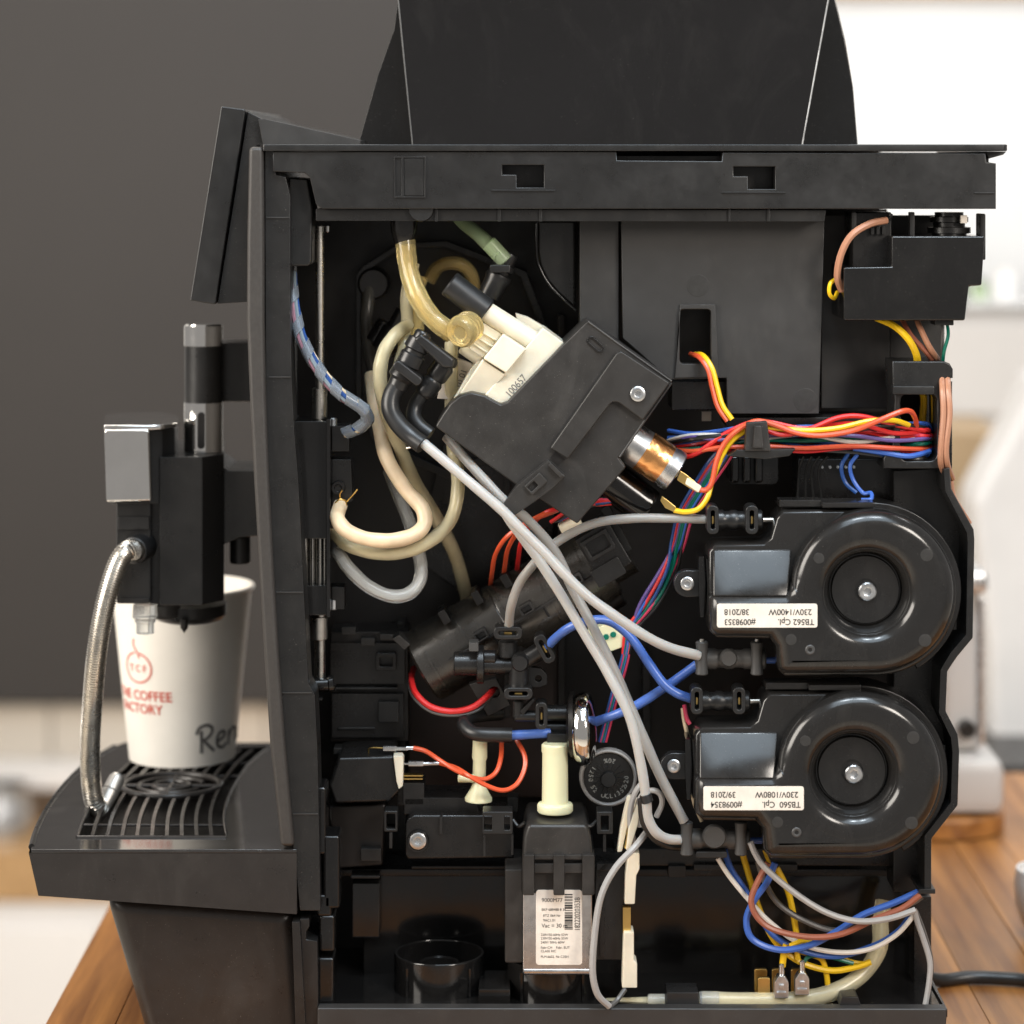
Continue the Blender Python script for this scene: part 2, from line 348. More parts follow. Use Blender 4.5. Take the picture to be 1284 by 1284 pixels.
# ---------------------------------------------------------------- setting and background
ZT = (HOR-1330)*S
def wbox(x0, x1, y0, y1, z0, z1, bev=0.002):
    f = [Vector((x0, y0, z0)), Vector((x1, y0, z0)), Vector((x1, y0, z1)), Vector((x0, y0, z1))]
    return g_solid(f, [Vector((p.x, y1, p.z)) for p in f], bev)
part('floor', wbox(-4, 4, -2.5, 2.9, -1.40, -1.33), M['tile'], kind='structure')
wall = part('wall', g_box(-1200, -2200, 2600, 1500, 2620, 2680, 0), M['wallw'], kind='structure')
for i in range(6):
    part('tile', g_box(-340+i*135, 884, -340+i*135+132, 1075, 2606, 2624, 1.5), M['tile'], wall)
tag(part('wall_board', g_cut([rr(205, 100, 1150, 1560, 6)], 2540, 2600, 3), M['board']), 'large plain dark brown board hanging on the wall behind the machine', 'board')
tag(part('wood_trim', g_box(1030, -60, 2300, -6, 2600, 2618, 3), M['wood2']), 'blurred brown wooden strip along the top of the white wall', 'trim')
ct = empty('back_counter', W(100, 1500, 2450), 'blurred white cabinet with a pale wooden top at far left', 'counter')
part('worktop', g_box(-700, 1066, 420, 1130, 2340, 2604, 3), M['wood2'], ct)
part('cabinet_front', g_box(-690, 1131, 410, 1502, 2352, 2604, 3), M['cab'], ct)
for i in range(4):
    part('drawer_front', g_box(-560+i*230, 1165, -560+i*230+222, 1460, 2336, 2351, 4), M['cab'], ct)
k = K(2440)*S
c = W(6, 1046, 2440)
tag(part('steel_jug', g_lathe(c, (0, 0, 1), [(0, 0), (0, 34*k), (4*k, 38*k), (30*k, 38*k), (50*k, 28*k), (62*k, 30*k), (62*k, 28*k), (20*k, 34*k), (4*k, 0)]), M['zinc']), 'out of focus grey steel jug on the far counter at left edge', 'jug')
c = W(-40, 1046, 2420)
tag(part('dark_tin', g_lathe(c, (0, 0, 1), [(0, 0), (0, 22*k), (60*k, 22*k), (63*k, 20*k), (63*k, 0)]), M['dark']), 'dark blurred tin beside the steel jug on the far counter', 'tin')
tag(part('wall_ledge', g_box(-700, 968, 240, 990, 2500, 2604, 4), M['cab']), 'narrow white ledge on the tiled wall above the far counter', 'ledge')
# table of glued staves
tb = empty('wooden_table', (0.22, 0.3, ZT-0.04), 'oiled brown wooden table of glued staves carrying the coffee machine', 'table')
x = -0.305; i = 0
while x < 0.80:
    w = (0.046, 0.038, 0.052, 0.042)[i % 4]
    part('stave', wbox(x, x+w-0.0004, -0.2, 0.80, ZT-0.04, ZT-0.0002*(i % 3), 0.0006), M['wood'], tb); x += w; i += 1
for sx in (-0.26, 0.74):
    for sy in (-0.14, 0.74): part('leg', wbox(sx-0.03, sx+0.03, sy-0.03, sy+0.03, -1.33, ZT-0.041, 0.003), M['wood'], tb)
# right background
rt = empty('steel_counter_unit', W(1330, 700, 1900), 'tall pale grey counter unit blurred behind the machine at right', 'counter')
part('cabinet', g_box(1120, 388, 1650, 1180, 1880, 2500, 5), M['appl'], rt)
part('top_rail', g_box(1110, 378, 1660, 389, 1868, 2510, 3), M['zinc'], rt)
part('panel', g_box(1140, 405, 1640, 520, 1868, 1879, 4), M['appl'], rt)
def jar(nm, px, w, y0, y1, m, cap, lab):
    k = K(1980)*S; c = W(px, 378, 1980); h = (378-y0)*k
    e = empty(nm, c, lab, 'jar')
    part('glass', g_lathe(c, (0, 0, 1), [(0, 0), (0, w*k*0.9), (2*k, w*k), (h*0.7, w*k), (h*0.82, w*k*0.7), (h*0.84, 0)]), m, e)
    part('lid', g_lathe(c+Vector((0, 0, h*0.82)), (0, 0, 1), [(0, 0), (0, w*k*0.74), (h*0.16, w*k*0.74), (h*0.18, 0)]), cap, e)
jar('jar', 1262, 15, 338, 378, M['cab'], M['cab'], 'bright white jar on the counter unit at right edge')
jar('jar', 1228, 11, 350, 378, M['green'], M['dark'], 'small green jar with dark lid beside the white jar')
jar('jar', 1205, 8, 352, 378, M['smoke'], M['w_grey'], 'smallest grey jar on the counter unit next to the machine')
tag(part('kraft_box', g_box(1120, 542, 1262, 640, 1500, 1700, 5), M['tanm']), 'blurred tan cardboard box behind the wire bundle at right', 'box')
part_ = part('white_sack', g_prism([(1302, 470), (1274, 530), (1240, 590), (1220, 630), (1226, 700), (1240, 800), (1244, 960), (1430, 960), (1440, 520), (1380, 460)], 1320, 1430, 26, 6), M['sack'])
tag(part_, 'large soft white sack with slanted side at right edge', 'sack')
tag(part('sack_stand', g_box(1225, 962, 1440, 1012, 1160, 1440, 4), M['dark']), 'dark low stand under the white sack', 'stand')
for px, dd in ((1242, 1190), (1425, 1190), (1242, 1415), (1425, 1415)):
    a = W(px, 1014, dd)
    part('leg', wbox(a.x-0.02, a.x+0.02, a.y-0.02, a.y+0.02, -1.33, a.z+0.01, 0.002), M['dark'], bpy.data.objects['sack_stand'])
c = W(1178, 0, 600); c.z = ZT
k = K(600)*S
tag(part('round_board', g_lathe(c, (0, 0, 1), [(0, 0), (0, 76*k), (2*k, 80*k), (22*k, 80*k), (25*k, 77*k), (25*k, 0)], 48), M['wood']), 'round brown wooden board lying on the table at right', 'board')
zb = ZT+25*k
ap = empty('white_grinder', Vector((W(1215, 0, 600).x, 0.6, zb)), 'small white appliance with upright column standing on the round board', 'appliance')
def up(px0, px1, d0, d1, z0, z1, m, nm, bev=0.004):
    part(nm, wbox(W(px0, 0, d0).x, W(px1, 0, d0).x, d0/1000, d1/1000, z0, z1, bev), m, ap)
up(1170, 1262, 560, 650, zb, zb+70*k, M['appl'], 'base', 0.012)
up(1185, 1232, 590, 650, zb+70*k, zb+270*k, M['appl'], 'column', 0.008)
up(1178, 1240, 575, 655, zb+270*k, zb+300*k, M['zinc'], 'head', 0.006)
up(1228, 1235, 584, 589, zb+80*k, zb+262*k, M['zinc'], 'rail', 0.001)
part('knob', g_Y(1214, 916, 578, [(0, 0), (0, 9), (2, 11), (12, 11)]), M['dark'], ap)
k = K(270)*S; c = W(1324, 0, 270); c.z = ZT
tag(part('white_pot', g_lathe(c, (0, 0, 1), [(0, 0), (0, 24*k), (3*k, 28*k), (16*k, 42*k), (40*k, 50*k), (68*k, 52*k), (86*k, 49*k), (86*k, 47*k), (40*k, 46*k), (16*k, 36*k), (6*k, 0)], 40), M['cab']), 'pale rounded pot on the table cut by the right edge', 'pot')
# ---------------------------------------------------------------- the cup
CUPD = 252
kc = K(CUPD)*S
cupx = 228.5
cb = W(cupx, 955, CUPD); cb.z = W(0, 1066, -6).z+0.0018
HC, R0, R1 = 209*kc, 66*kc, 87*kc
cup = empty('paper_cup', cb, 'white paper cup with red print and handwriting standing on the drip grate', 'cup')
part('cup_wall', g_lathe(cb, (0, 0, 1), [(0.003, 0), (0.003, R0-0.002), (0, R0-0.0015), (0, R0), (HC, R1), (HC+0.0005, R1+0.0015), (HC+0.002, R1+0.0024), (HC+0.0035, R1+0.0015), (HC+0.0035, R1-0.0006), (HC-0.001, R1-0.001), (0.006, R0-0.0008), (0.006, 0)], 96), M['cup'], cup)
def cup_wrap(v, ang0, zc, lift=0.0004):
    """flat (x, z) lettering wrapped round the cup: ang0 = heading of x=0 seen from the camera"""
    out = []
    for x, z in v:
        h = zc+z; R = R0+(R1-R0)*h/HC+lift; a = ang0+x/R
        out.append((cb.x+R*math.sin(a), cb.y-R*math.cos(a), cb.z+h))
    return out
def cup_text(body, ang, h, size, bold=0.0, sx=1.0):
    cu = bpy.data.curves.new('tmp', 'FONT'); cu.body = body; cu.align_x = 'CENTER'; cu.offset = bold; cu.resolution_u = 3
    o = bpy.data.objects.new('tmp', cu); COL.objects.link(o)
    me = bpy.data.meshes.new_from_object(o.evaluated_get(bpy.context.evaluated_depsgraph_get()))
    g = (cup_wrap([(p.co.x*size*sx, p.co.y*size) for p in me.vertices], ang, h), [tuple(q.vertices) for q in me.polygons])
    bpy.data.objects.remove(o); bpy.data.curves.remove(cu); bpy.data.meshes.remove(me); return g
def strip(pts, w):
    """ribbon of width w along 2-D points"""
    v = []; f = []
    for i, p in enumerate(pts):
        a = Vector(pts[max(i-1, 0)]); b = Vector(pts[min(i+1, len(pts)-1)]); t = (b-a).normalized(); n = Vector((-t.y, t.x))*w/2
        v += [(p[0]+n.x, p[1]+n.y), (p[0]-n.x, p[1]-n.y)]
        if i: f.append((2*i-2, 2*i-1, 2*i+1, 2*i))
    return v, f
HA = math.radians(-37)
px_h = lambda py: (949-py)*kc
gs = [cup_text('T C F', HA, px_h(831), 12.5*kc, 0.012, 0.95), cup_text('THE COFFEE', HA, px_h(866), 17*kc, 0.015, 0.96), cup_text('FACTORY', HA-0.06, px_h(882.5), 17*kc, 0.015, 0.96)]
ring = [(math.cos(math.radians(a))*21*kc, math.sin(math.radians(a))*18.5*kc) for a in range(-262, 85, 6)]
sw = [(-3, 36), (-5, 31), (-4, 26), (0, 21), (3, 16), (3.5, 12)]
for pts, w in ((ring, 2.0), ([(a*kc, b*kc) for a, b in sw], 2.0)):
    v, f = strip(pts, w*kc); gs.append((cup_wrap(v, HA, px_h(826)), f))
part('red_print', gs, M['red_ink'], cup)
def hand(pts): return crom([Vector((a*kc, b*kc, 0)) for a, b in pts], 6)
strokes = [[(-26, 14), (-25, 2), (-24, -14)], [(-32, 10), (-29, 18), (-20, 21), (-12, 17), (-12, 10), (-18, 4), (-24, 2)], [(-22, 2), (-14, -6), (-6, -13)],
           [(-2, -2), (6, 2), (10, 6), (6, 10), (0, 8), (-3, 0), (0, -8), (8, -10), (14, -6)], [(18, 10), (18, 0), (19, -9)], [(19, 2), (23, 9), (30, 11), (35, 7), (37, -2), (39, -9)], [(44, 9), (45, 0), (50, -6), (56, 0), (57, 9)]]
gs = []
for st in strokes:
    v, f = strip([(p.x, p.y) for p in hand(st)], 4.0*kc); gs.append((cup_wrap(v, math.radians(47), px_h(918), 0.00045), f))
part('handwriting', gs, M['grey_ink'], cup)
# ---------------------------------------------------------------- the coffee machine
CM = empty('coffee_machine', W(760, 1330, 150), 'opened black coffee machine, side panel off, showing hoses, wires and heaters', 'coffee machine')
def P(name, geo, m, parent=None, **kw): return part(name, geo, M[m], parent or CM, **kw)
def screw(x, y, d, r, parent, m='zinc'):
    return P('screw', g_Y(x, y, d, [(2.2, 0), (2.2, r*0.42), (0.2, r*0.45), (0, r*0.55), (0, r*0.8), (0.5, r), (2.5, r)], 24, (1, 2)), m, parent)
# shell: partition, floor, top beam and plate, sill
part_wall = P('partition', g_prism([(372, 262), (1112, 262), (1150, 470), (1165, 640), (1165, 1240), (372, 1240)], 135, 140, 0), 'wallin')
P('rib', g_box(700, 395, 708, 1010, 120, 136, 1), 'wallin', part_wall)
P('rib', g_box(632, 560, 640, 900, 118, 136, 1), 'wallin', part_wall)
P('rib', g_box(498, 780, 508, 1010, 112, 136, 1), 'dark', part_wall)
P('rib', g_box(806, 820, 816, 1080, 118, 136, 1), 'dark', part_wall)
P('moulded_rim', g_cut([[(446, 345), (455, 334), (500, 305), (560, 302), (660, 340), (690, 420), (660, 560), (560, 600), (470, 560), (446, 500)], [(453, 350), (460, 340), (503, 312), (558, 310), (652, 346), (680, 420), (652, 552), (560, 590), (476, 552), (453, 496)]], 118, 136, 1), 'dark', part_wall)
P('port', g_Y(468, 356, 112, [(0, 0), (0, 17), (3, 20), (22, 20)]), 'dark', part_wall)
P('back_plate', g_prism([(512, 800), (588, 800), (700, 770), (700, 1000), (512, 1000)], 126, 134, 2), 'brownblack', part_wall)
P('back_plate', g_prism([(560, 540), (700, 620), (690, 700), (600, 760), (520, 700)], 125, 134, 2), 'dark', part_wall)
P('cabinet_floor', g_v([(400, -2), (1186, -2), (1144, 140), (412, 140)], 1268, 1274, 0, dref=-2), 'gloss')
beam = P('top_beam', g_cut([[(342, 190), (773, 190), (774, 201), (905, 202), (906, 191), (1236, 192), (1237, 203), (1249, 205), (1249, 262), (404, 262), (396, 256), (388, 222), (382, 217), (342, 215)],
    [(630, 207), (682, 207), (682, 235), (648, 235), (648, 219), (630, 219)], [(920, 209), (972, 209), (972, 237), (938, 237), (938, 221), (920, 221)]], -8, 4, 1.5), 'body', wn=False)
P('beam_back', g_box(400, 195, 1240, 258, 14, 40, 1), 'dark', beam)
P('ridge', g_box(616, 238, 696, 240, -9, -6, 0.4), 'body', beam); P('ridge', g_box(905, 240.5, 985, 242.5, -9, -6, 0.4), 'body', beam); P('ridge', g_box(1222, 241, 1247, 243, -9, -6, 0.4), 'body', beam)
P('snap_tab', g_cut([[(494, 196), (534, 196), (534, 248), (494, 248)], [(495.5, 198), (503, 198), (503, 246), (495.5, 246)], [(506, 198), (532, 198), (532, 246.5), (506, 246.5)]], -9, -6, 0.3), 'body', beam)
P('tab_plate', g_box(507.5, 199, 531, 245, -8.6, -7, 0.3), 'body', beam)
ledge = P('lower_ledge', g_prism([(396, 262), (1036, 263), (1034, 278), (396, 277)], -2, 30, 1), 'body')
for a_, b_ in ((545, 549), (624, 628), (676, 680), (913, 916), (962, 966)): P('rib', g_box(a_, 262, b_, 278, -4, -1, 0.8), 'body', ledge)
P('boss', g_Y(528, 262, -6, [(0, 0), (0, 15), (1, 16), (4, 16)]), 'body', ledge)
P('top_plate', g_v([(330, -10), (1259, -10), (1263, -6), (1159, 330), (378, 330), (326, 0)], 181, 189.5, 1.5, dref=-10), 'body')
P('plate_lip', g_prism([(1236, 190), (1262, 190), (1258, 194), (1240, 199)], 2, 200, 0.5), 'panel')
sill = P('bottom_sill', g_prism([(398, 1264), (1188, 1265), (1183, 1332), (398, 1332)], -8, 2, 2, 3), 'panel')
P('base_block', g_v([(396, 3), (1183, 3), (1098, 320), (435, 320)], 1276, 1329.5, 2, dref=3), 'dark')
P('side_wall', g_v([(1183, 3), (1188, -4), (1168, 62), (1163, 62)], 1265.5, 1276, 0.5, dref=-4), 'dark')
P('rear_column', g_box(1146, 1124, 1168, 1262, 56, 90, 1.5), 'dark')
P('rear_wall', g_v([(1160, 92), (1166, 92), (1106, 325), (1100, 325)], 300, 1280, 1, dref=92), 'dark')
P('far_side', g_v([(425, 322), (1104, 322), (1104, 326), (425, 326)], 190, 1290, 1, dref=322), 'dark')
P('front_panel', g_v([(400, 141), (406, 141), (428, 322), (422, 322)], 265, 1290, 0.5, dref=141), 'dark')
# front top: display housing
P('display_bezel', g_solid([W(277, 133, 18), W(308, 137, 18), W(270, 382, 18), W(238, 377, 18)], [W(277, 133, 18)+Vector((0, .26, 0)), W(308, 137, 18)+Vector((0, .26, 0)), W(270, 382, 18)+Vector((0, .26, 0)), W(238, 377, 18)+Vector((0, .26, 0))], 0.0009, 3), 'body')
P('display_housing', g_prism([(311, 140), (330, 150), (452, 177), (452, 183), (322, 183), (322, 378), (272.5, 381)], 21, 275, 1.2), 'body')
P('top_cover', g_prism([(452, 176), (452, 183), (330, 183), (324, 150), (331, 149)], 16, 60, 0.5), 'panel')
# rounded front bezel and the stepped inner column
L_ = [(312, 184), (309.5, 300), (309, 400), (313, 500), (318, 600), (325, 720), (331, 820), (338, 930), (352, 1062)]
R_ = [(369, 1062), (357, 930), (349, 820), (343, 720), (337, 600), (333, 500), (331, 400), (331, 300), (330, 184)]
P('front_bezel', g_prism(L_+R_, -9, 285, 5.5, 4), 'bezel')
col = P('inner_column', g_prism([(332, 184), (345, 186), (346, 219), (358, 222), (364, 246), (364, 400), (366, 480), (369, 540), (374, 600), (379, 700), (383, 780), (387, 858), (395, 872), (398, 940), (400, 1020), (402, 1142), (376, 1142), (368, 1060), (356, 930), (348, 820), (342, 720), (336, 600), (333, 500)], -4, 26, 1.2), 'body')
for ya, xa, xb in ((272, 334, 363), (472, 337, 365), (742, 346, 380), (868, 354, 391), (1020, 367, 399)):
    P('joint_line', g_box(xa, ya, xb, ya+1.6, -4.8, -3, 0.3), 'panel', col)
P('guide_block', g_prism([(362, 222), (386, 224), (392, 262), (391, 330), (386, 334), (362, 334)], 6, 50, 3, 3), 'body')
P('lower_strip', g_prism([(366, 1156), (376, 1156), (386, 1332), (372, 1332)], -6, 60, 1), 'body')
P('lower_column', g_prism([(376, 1152), (388, 1152), (388, 1162), (384, 1168), (384, 1178), (398, 1180), (400, 1332), (386, 1332), (380, 1240)], -3, 50, 1.2), 'body')
for x0, y0, x1, y1 in ((397, 987, 409, 1072), (405, 1048, 426, 1140), (400, 1148, 420, 1194), (398, 1201, 419, 1268), (397, 1122, 416, 1150)):
    P('clip_post', g_box(x0, y0, x1, y1, 4, 30, 4, 3), 'gloss')
P('inner_panel', g_box(414, 792, 512, 930, 96, 130, 2), 'wallin')
P('inner_panel_band', g_box(414, 806, 508, 858, 92, 97, 1), 'dark')
P('inner_panel_band', g_box(416, 870, 506, 925, 91, 97, 1), 'dark')
for x0, y0, x1, y1, d0 in ((428, 786, 446, 796, 84), (452, 800, 470, 810, 86), (476, 795, 500, 803, 84), (420, 862, 498, 865, 88), (424, 912, 470, 915, 88), (474, 880, 500, 906, 86), (418, 938, 444, 946, 70), (516, 1086, 640, 1090, 66), (440, 1098, 476, 1102, 58), (560, 1006, 604, 1020, 60), (636, 1000, 650, 1018, 56), (452, 1064, 478, 1080, 50)):
    P('inner_bracket', g_box(x0, y0, x1, y1, d0, d0+14, 1.2), 'body')
P('inner_bracket', g_cut([rr(484, 830, 26, 22, 3), rr(484, 830, 16, 12, 2)], 86, 94, 0.8), 'dark')
# hopper
HP = P('bean_hopper', g_prism([(448, 184), (457, 152), (474, 92), (494, 36), (506, -60), (1032, -60), (1048, 0), (1060, 50), (1070, 110), (1076, 184)], 70, 300, 2), 'gloss')
P('hopper_panel', g_prism([(491, -60), (498, 0), (516, 184), (1007, 184), (1040, 0), (1046, -60)], 40, 69, 3, 3), 'hopper', HP)
for a_, b_ in (((499.5, 0), (517.5, 184)), ((1038.5, 0), (1005.5, 184))):
    P('panel_edge', g_sweep([W(a_[0]-(b_[0]-a_[0])*0.3, -55, 40), W(a_[0], a_[1], 40), W(b_[0], b_[1], 40)], 1.1*S, 8), 'zinc' if a_[0] > 800 else 'fitgrey', HP)
# tank-side panel, ribs and recess
tank = P('tank_panel', g_cut([[(779, 276), (1034, 276), (1027, 519), (912, 519), (911, 474), (840, 476), (781, 424)], rr(872, 422, 39, 68, 5)], 22, 30, 1.2), 'panel')
P('recess_frame', g_cut([[(853, 382), (897, 382), (902, 472), (846, 474)], rr(872, 422, 40, 69, 5)], 19.5, 23, 0.8), 'panel', tank)
P('ejector_mark', g_disc(875, 358, 21.8, 14), 'mark', tank); P('ejector_mark', g_disc(1010, 502, 21.8, 15), 'mark', tank)
P('recess_floor', g_box(845, 380, 900, 476, 60, 64, 0), 'wallin', tank)
P('panel_rib', g_box(727, 276, 776, 440, 28, 60, 1.5), 'panel')
P('curved_rib', g_prism([(674, 276), (674, 316), (677, 333), (686, 352), (700, 368), (722, 388), (722, 276)], 46, 80, 4, 3), 'body')
P('curved_edge', g_tube([(673, 280), (673, 318), (677, 336), (688, 356), (703, 372), (722, 389)], 2, 45), 'gloss')
P('tank_box', g_box(842, 478, 912, 514, 40, 80, 1.5), 'dark')
P('side_plate', g_box(1030, 270, 1116, 512, 58, 66, 1), 'panel')
P('side_plate', g_prism([(1116, 270), (1186, 270), (1184, 452), (1116, 452)], 62, 68, 1), 'panel')
P('white_tag', g_box(880, 516, 892, 528, 62, 64, 0.5), 'paper')
P('harness_ledge', g_box(910, 523, 1130, 536, 30, 70, 2), 'dark')
P('inner_shelf', g_box(1000, 575, 1150, 628, 46, 80, 3), 'dark')
for i in range(5): P('rivet', g_Y(1031+i*10, 586, 44, [(0, 0), (0, 1.6), (1, 2), (3, 2)], 12), 'w_grey')
P('ribbed_boss', [g_box(916+i*15, 572, 927+i*15, 606, 34, 52, 4, 3) for i in range(3)], 'gloss')
P('boss_base', g_cut([rr(945, 585, 62, 46, 8)], 44, 70, 1), 'dark')
# rear frame following the heaters
OUT = [(1191, 586), (1193, 613), (1221, 664), (1222, 676), (1220, 800), (1200, 824), (1188, 842), (1186, 892), (1201, 921), (1203, 942), (1201, 1010), (1168, 1052), (1168, 1117), (1120, 1119), (1120, 590)]
P('rear_frame', g_prism(OUT, 30, 60, 2), 'dark')
INN = [(1183, 588), (1185, 616), (1212, 668), (1213, 680), (1211, 796), (1192, 818), (1179, 840), (1177, 894), (1192, 925), (1194, 944), (1192, 1006), (1159, 1048), (1159, 1117)]
P('frame_rim', g_prism(OUT[:13]+INN[::-1], -2, 32, 1.5), 'body')
P('frame_foot', g_prism([(1152, 1115), (1173, 1115), (1173, 1121), (1152, 1121)], -4, 40, 1), 'body')
P('cable_bracket', g_cut([[(1119, 453), (1184, 453), (1191, 456), (1195, 463), (1195, 474), (1180, 476), (1180, 588), (1108, 588), (1108, 574), (1119, 560), (1122, 500), (1119, 480)], rr(1152, 536, 46, 84, 9)], 6, 40, 2), 'body')
P('bracket_bar', g_box(1119, 484, 1172, 495, 0, 10, 2), 'body')
P('bracket_back', g_box(1176, 478, 1194, 588, 34, 60, 1), 'dark')
P('slot_tab', g_box(1190, 738, 1200, 790, 8, 30, 1), 'dark'); P('slot_tab', g_box(1176, 934, 1186, 985, 8, 30, 1), 'dark')
# switch box in the upper right corner
sb = P('switch_box', g_prism([(1118, 296), (1235, 296), (1231, 358), (1215, 359), (1210, 402), (1058, 402), (1058, 335), (1118, 334)], -6, 60, 2.5, 3), 'gloss')
P('spindle', g_L((1190, 266), (1190, 297), 22, [(0, 0), (0, 18), (5, 18), (6, 24), (12, 24), (13, 20), (18, 20), (19, 27), (26, 27), (27, 22), (34, 22), (34, 0)]), 'dark', sb)
P('spindle_clip', g_box(1205, 270, 1213, 280, 4, 8, 0.6), 'paper', sb)
P('back_box', g_box(1069, 266, 1118, 345, 16, 56, 2), 'dark', sb)
P('post', g_box(1141, 266, 1147, 297, 4, 12, 1), 'body', sb); P('post', g_box(1229, 268, 1236, 326, 4, 20, 1.5), 'dark', sb); P('post', g_box(1068, 266, 1074, 296, 4, 12, 1), 'body', sb)
P('hook', g_tube([(1076, 292), (1090, 280), (1108, 275), (1116, 273), (1117, 268)], 2.5, 8), 'body', sb)
for i in range(3): P('slot', g_box(1092+i*7, 284, 1096+i*7, 294, 12, 17, 0.3), 'body', sb)
P('foot', g_box(1172, 401, 1196, 408, 2, 20, 1), 'dark', sb)
def wire(pts, r, m, d=0.0, name='wire', parent=None, n=8, sub=6): return P(name, g_tube(pts, r, d, n, sub), m, parent)
wire([(1112, 276, 4), (1090, 281, 0), (1068, 295, -4), (1055, 318, -4), (1050, 345, 0), (1055, 364, 6)], 4.6, 'w_tan')
wire([(1048, 350, 8), (1041, 356, 4), (1040, 368, 4), (1046, 374, 8), (1050, 366, 12)], 2.6, 'w_yellow')
wire([(1098, 398, 20), (1120, 408, 10), (1138, 424, 4), (1149, 445, 10), (1152, 470, 22), (1158, 500, 30), (1156, 530, 30)], 4.6, 'w_yellow')
wire([(1130, 398, 18), (1142, 420, 10), (1160, 440, 10), (1172, 456, 20)], 3.4, 'w_brown'); wire([(1148, 398, 18), (1156, 416, 8), (1166, 436, 8), (1178, 454, 20)], 3.8, 'w_tan')
wire([(1187, 402, 12), (1189, 420, 8), (1184, 440, 8), (1182, 456, 14)], 2.2, 'w_green'); wire([(1182, 402, 12), (1181, 430, 10), (1180, 456, 14)], 2.0, 'w_dgrey')
for dx, m in ((0, 'w_tan'), (7, 'w_tan')):
    wire([(1181+dx, 474, 8), (1182+dx, 490, 0), (1183+dx*1.1, 520, -2), (1180+dx*0.9, 560, -2), (1180+dx*1.1, 582, 2), (1187+dx, 600, 16)], 3.9, m)
wire([(1192, 598, 40), (1196, 622, 40), (1206, 640, 40), (1216, 656, 44)], 3, 'w_tan')
wire([(1170, 494, 26), (1171, 530, 26)], 3, 'w_yellow')
wire([(872, 444, 34), (882, 446, 16), (893, 462, 8), (899, 484, 6), (906, 508, 4), (918, 526, 2)], 3.2, 'w_yellow'); wire([(866, 444, 34), (877, 448, 16), (888, 464, 9), (893, 486, 7), (900, 510, 5), (912, 528, 4)], 3.2, 'w_orange')

# ---------------------------------------------------------------- heaters
def heater(ox, oy, t1, t2, label):
    def q(pts): return [(x+ox, y+oy) for x, y in pts]
    base = [(889, 692), (897, 683), (958, 682), (967, 675), (974, 650), (982, 641), (1090, 640)]+arc(1096, 744, 104, -88, 88, 30)+[(1098, 848), (984, 848), (976, 840), (974, 812), (965, 801), (899, 800), (889, 791)]
    g1 = g_cut([q(base), q(circ(1089, 744, 48))], -14, 24, 4, 3)
    top = [(890, 752), (896, 746), (984, 746), (991, 741), (993, 733)]+arc(1096, 744, 102.5, 186, 450, 54)+[(984, 847), (976, 839), (974, 812), (965, 801), (899, 800), (890, 791)]
    g2 = g_cut([q(top), q(circ(1089, 744, 62, 48))], -32, -4, 18, 7)
    fr = [W(894+ox, 748+oy, -29), W(988+ox, 748+oy, -29), W(993+ox, 689+oy, -14.5), W(894+ox, 689+oy, -14.5)]
    g3 = g_solid(fr, [Vector((p.x, -0.010, p.z)) for p in fr], 0.0012, 3)
    g4 = g_Y(1089+ox, 744+oy, -32, [(1.0, 81), (0.0, 80.5), (-0.04, 79.5), (-0.04, 70), (0.3, 65), (1.2, 60.5), (2.8, 56.5), (5.2, 53), (8.5, 50), (12, 47.8), (16, 46.8), (17.5, 45), (17.5, 43.6), (15, 43.2), (14.4, 42.2), (14.4, 14), (16, 13.5), (16, 0)], 64)
    h = P('heater', [g1, g2, g3, g4], 'heater', label=label, sharp=50)
    P('back_shell', g_cut([q([(976, 634), (1098, 630)]+arc(1094, 742, 112, -86, 60, 24)+[(1090, 744)])], 2, 30, 2), 'dark', h)
    P('seam_flange', g_box(977+ox, 627+oy, 1030+ox, 636+oy, -8, 8, 1.5), 'heater', h); P('seam_flange', g_box(1031+ox, 630+oy, 1097+ox, 637+oy, -16, 6, 1.5), 'heater', h)
    P('screw', g_Y(1088+ox, 742+oy, -20, [(3, 0), (3, 5), (0.3, 5.4), (0, 6.2), (0, 10), (0.6, 11.4), (5, 11.4)], 36, (1, 2)), 'zinc', h)
    for x, y, r in ((1162, 696, 8), (1160, 803, 8), (992, 802, 7), (1027, 700, 7)): P('ejector_mark', g_disc(x+ox, y+oy, -32.08, r, 0.3), 'mark', h)
    screw(1016+ox, 815+oy, -32.4, 6.5, h, 'fitgrey')
    lb = P('label', g_cut([rr(962+ox, 772+oy, 126, 30, 3)], -32.5, -32.0, 0.15, 1), 'paper', h)
    d = -32.62
    P('label_text', [g_text(t1[0], 1021+ox, 776.5+oy, d, 10.5, 180, 'LEFT', 0.012, 0.95), g_text(t1[1], 908+ox, 776.5+oy, d, 10.5, 180, 'RIGHT', 0.012, 0.92),
                     g_text(t2[0], 1018+ox, 764+oy, d, 10.5, 180, 'LEFT', 0.012, 0.95), g_text(t2[1], 908+ox, 764+oy, d, 10.5, 180, 'RIGHT', 0.012, 0.92)], 'ink', h)
    P('mounting_ear', g_cut([arc(862+ox, 732+oy, 17, 90, 270, 16)+[(886+ox, 716+oy), (886+ox, 748+oy)], circ(862+ox, 732+oy, 5, 12)], -2, 6, 1.5), 'fit', h)
    screw(862+ox, 732+oy, -6, 8.5, h)
    P('clip_plate', [g_prism(q([(876, 698), (883, 698), (885, 730), (883, 774), (878, 774), (876, 735)]), -8, 14, 1), g_prism(q([(885, 700), (889, 702), (889, 770), (886, 772), (887, 735)]), -8, 14, 0.8)], 'gloss', h)
    return h
heater(0, 0, ('TB562 Cpl.', '#0098353'), ('230V/1400W', '38/2018'), 'upper round black heater with white label')
heater(-17, 229, ('TB560  Cpl.', '#0098354'), ('230V/1080W', '39/2018'), 'lower round black heater with white label')

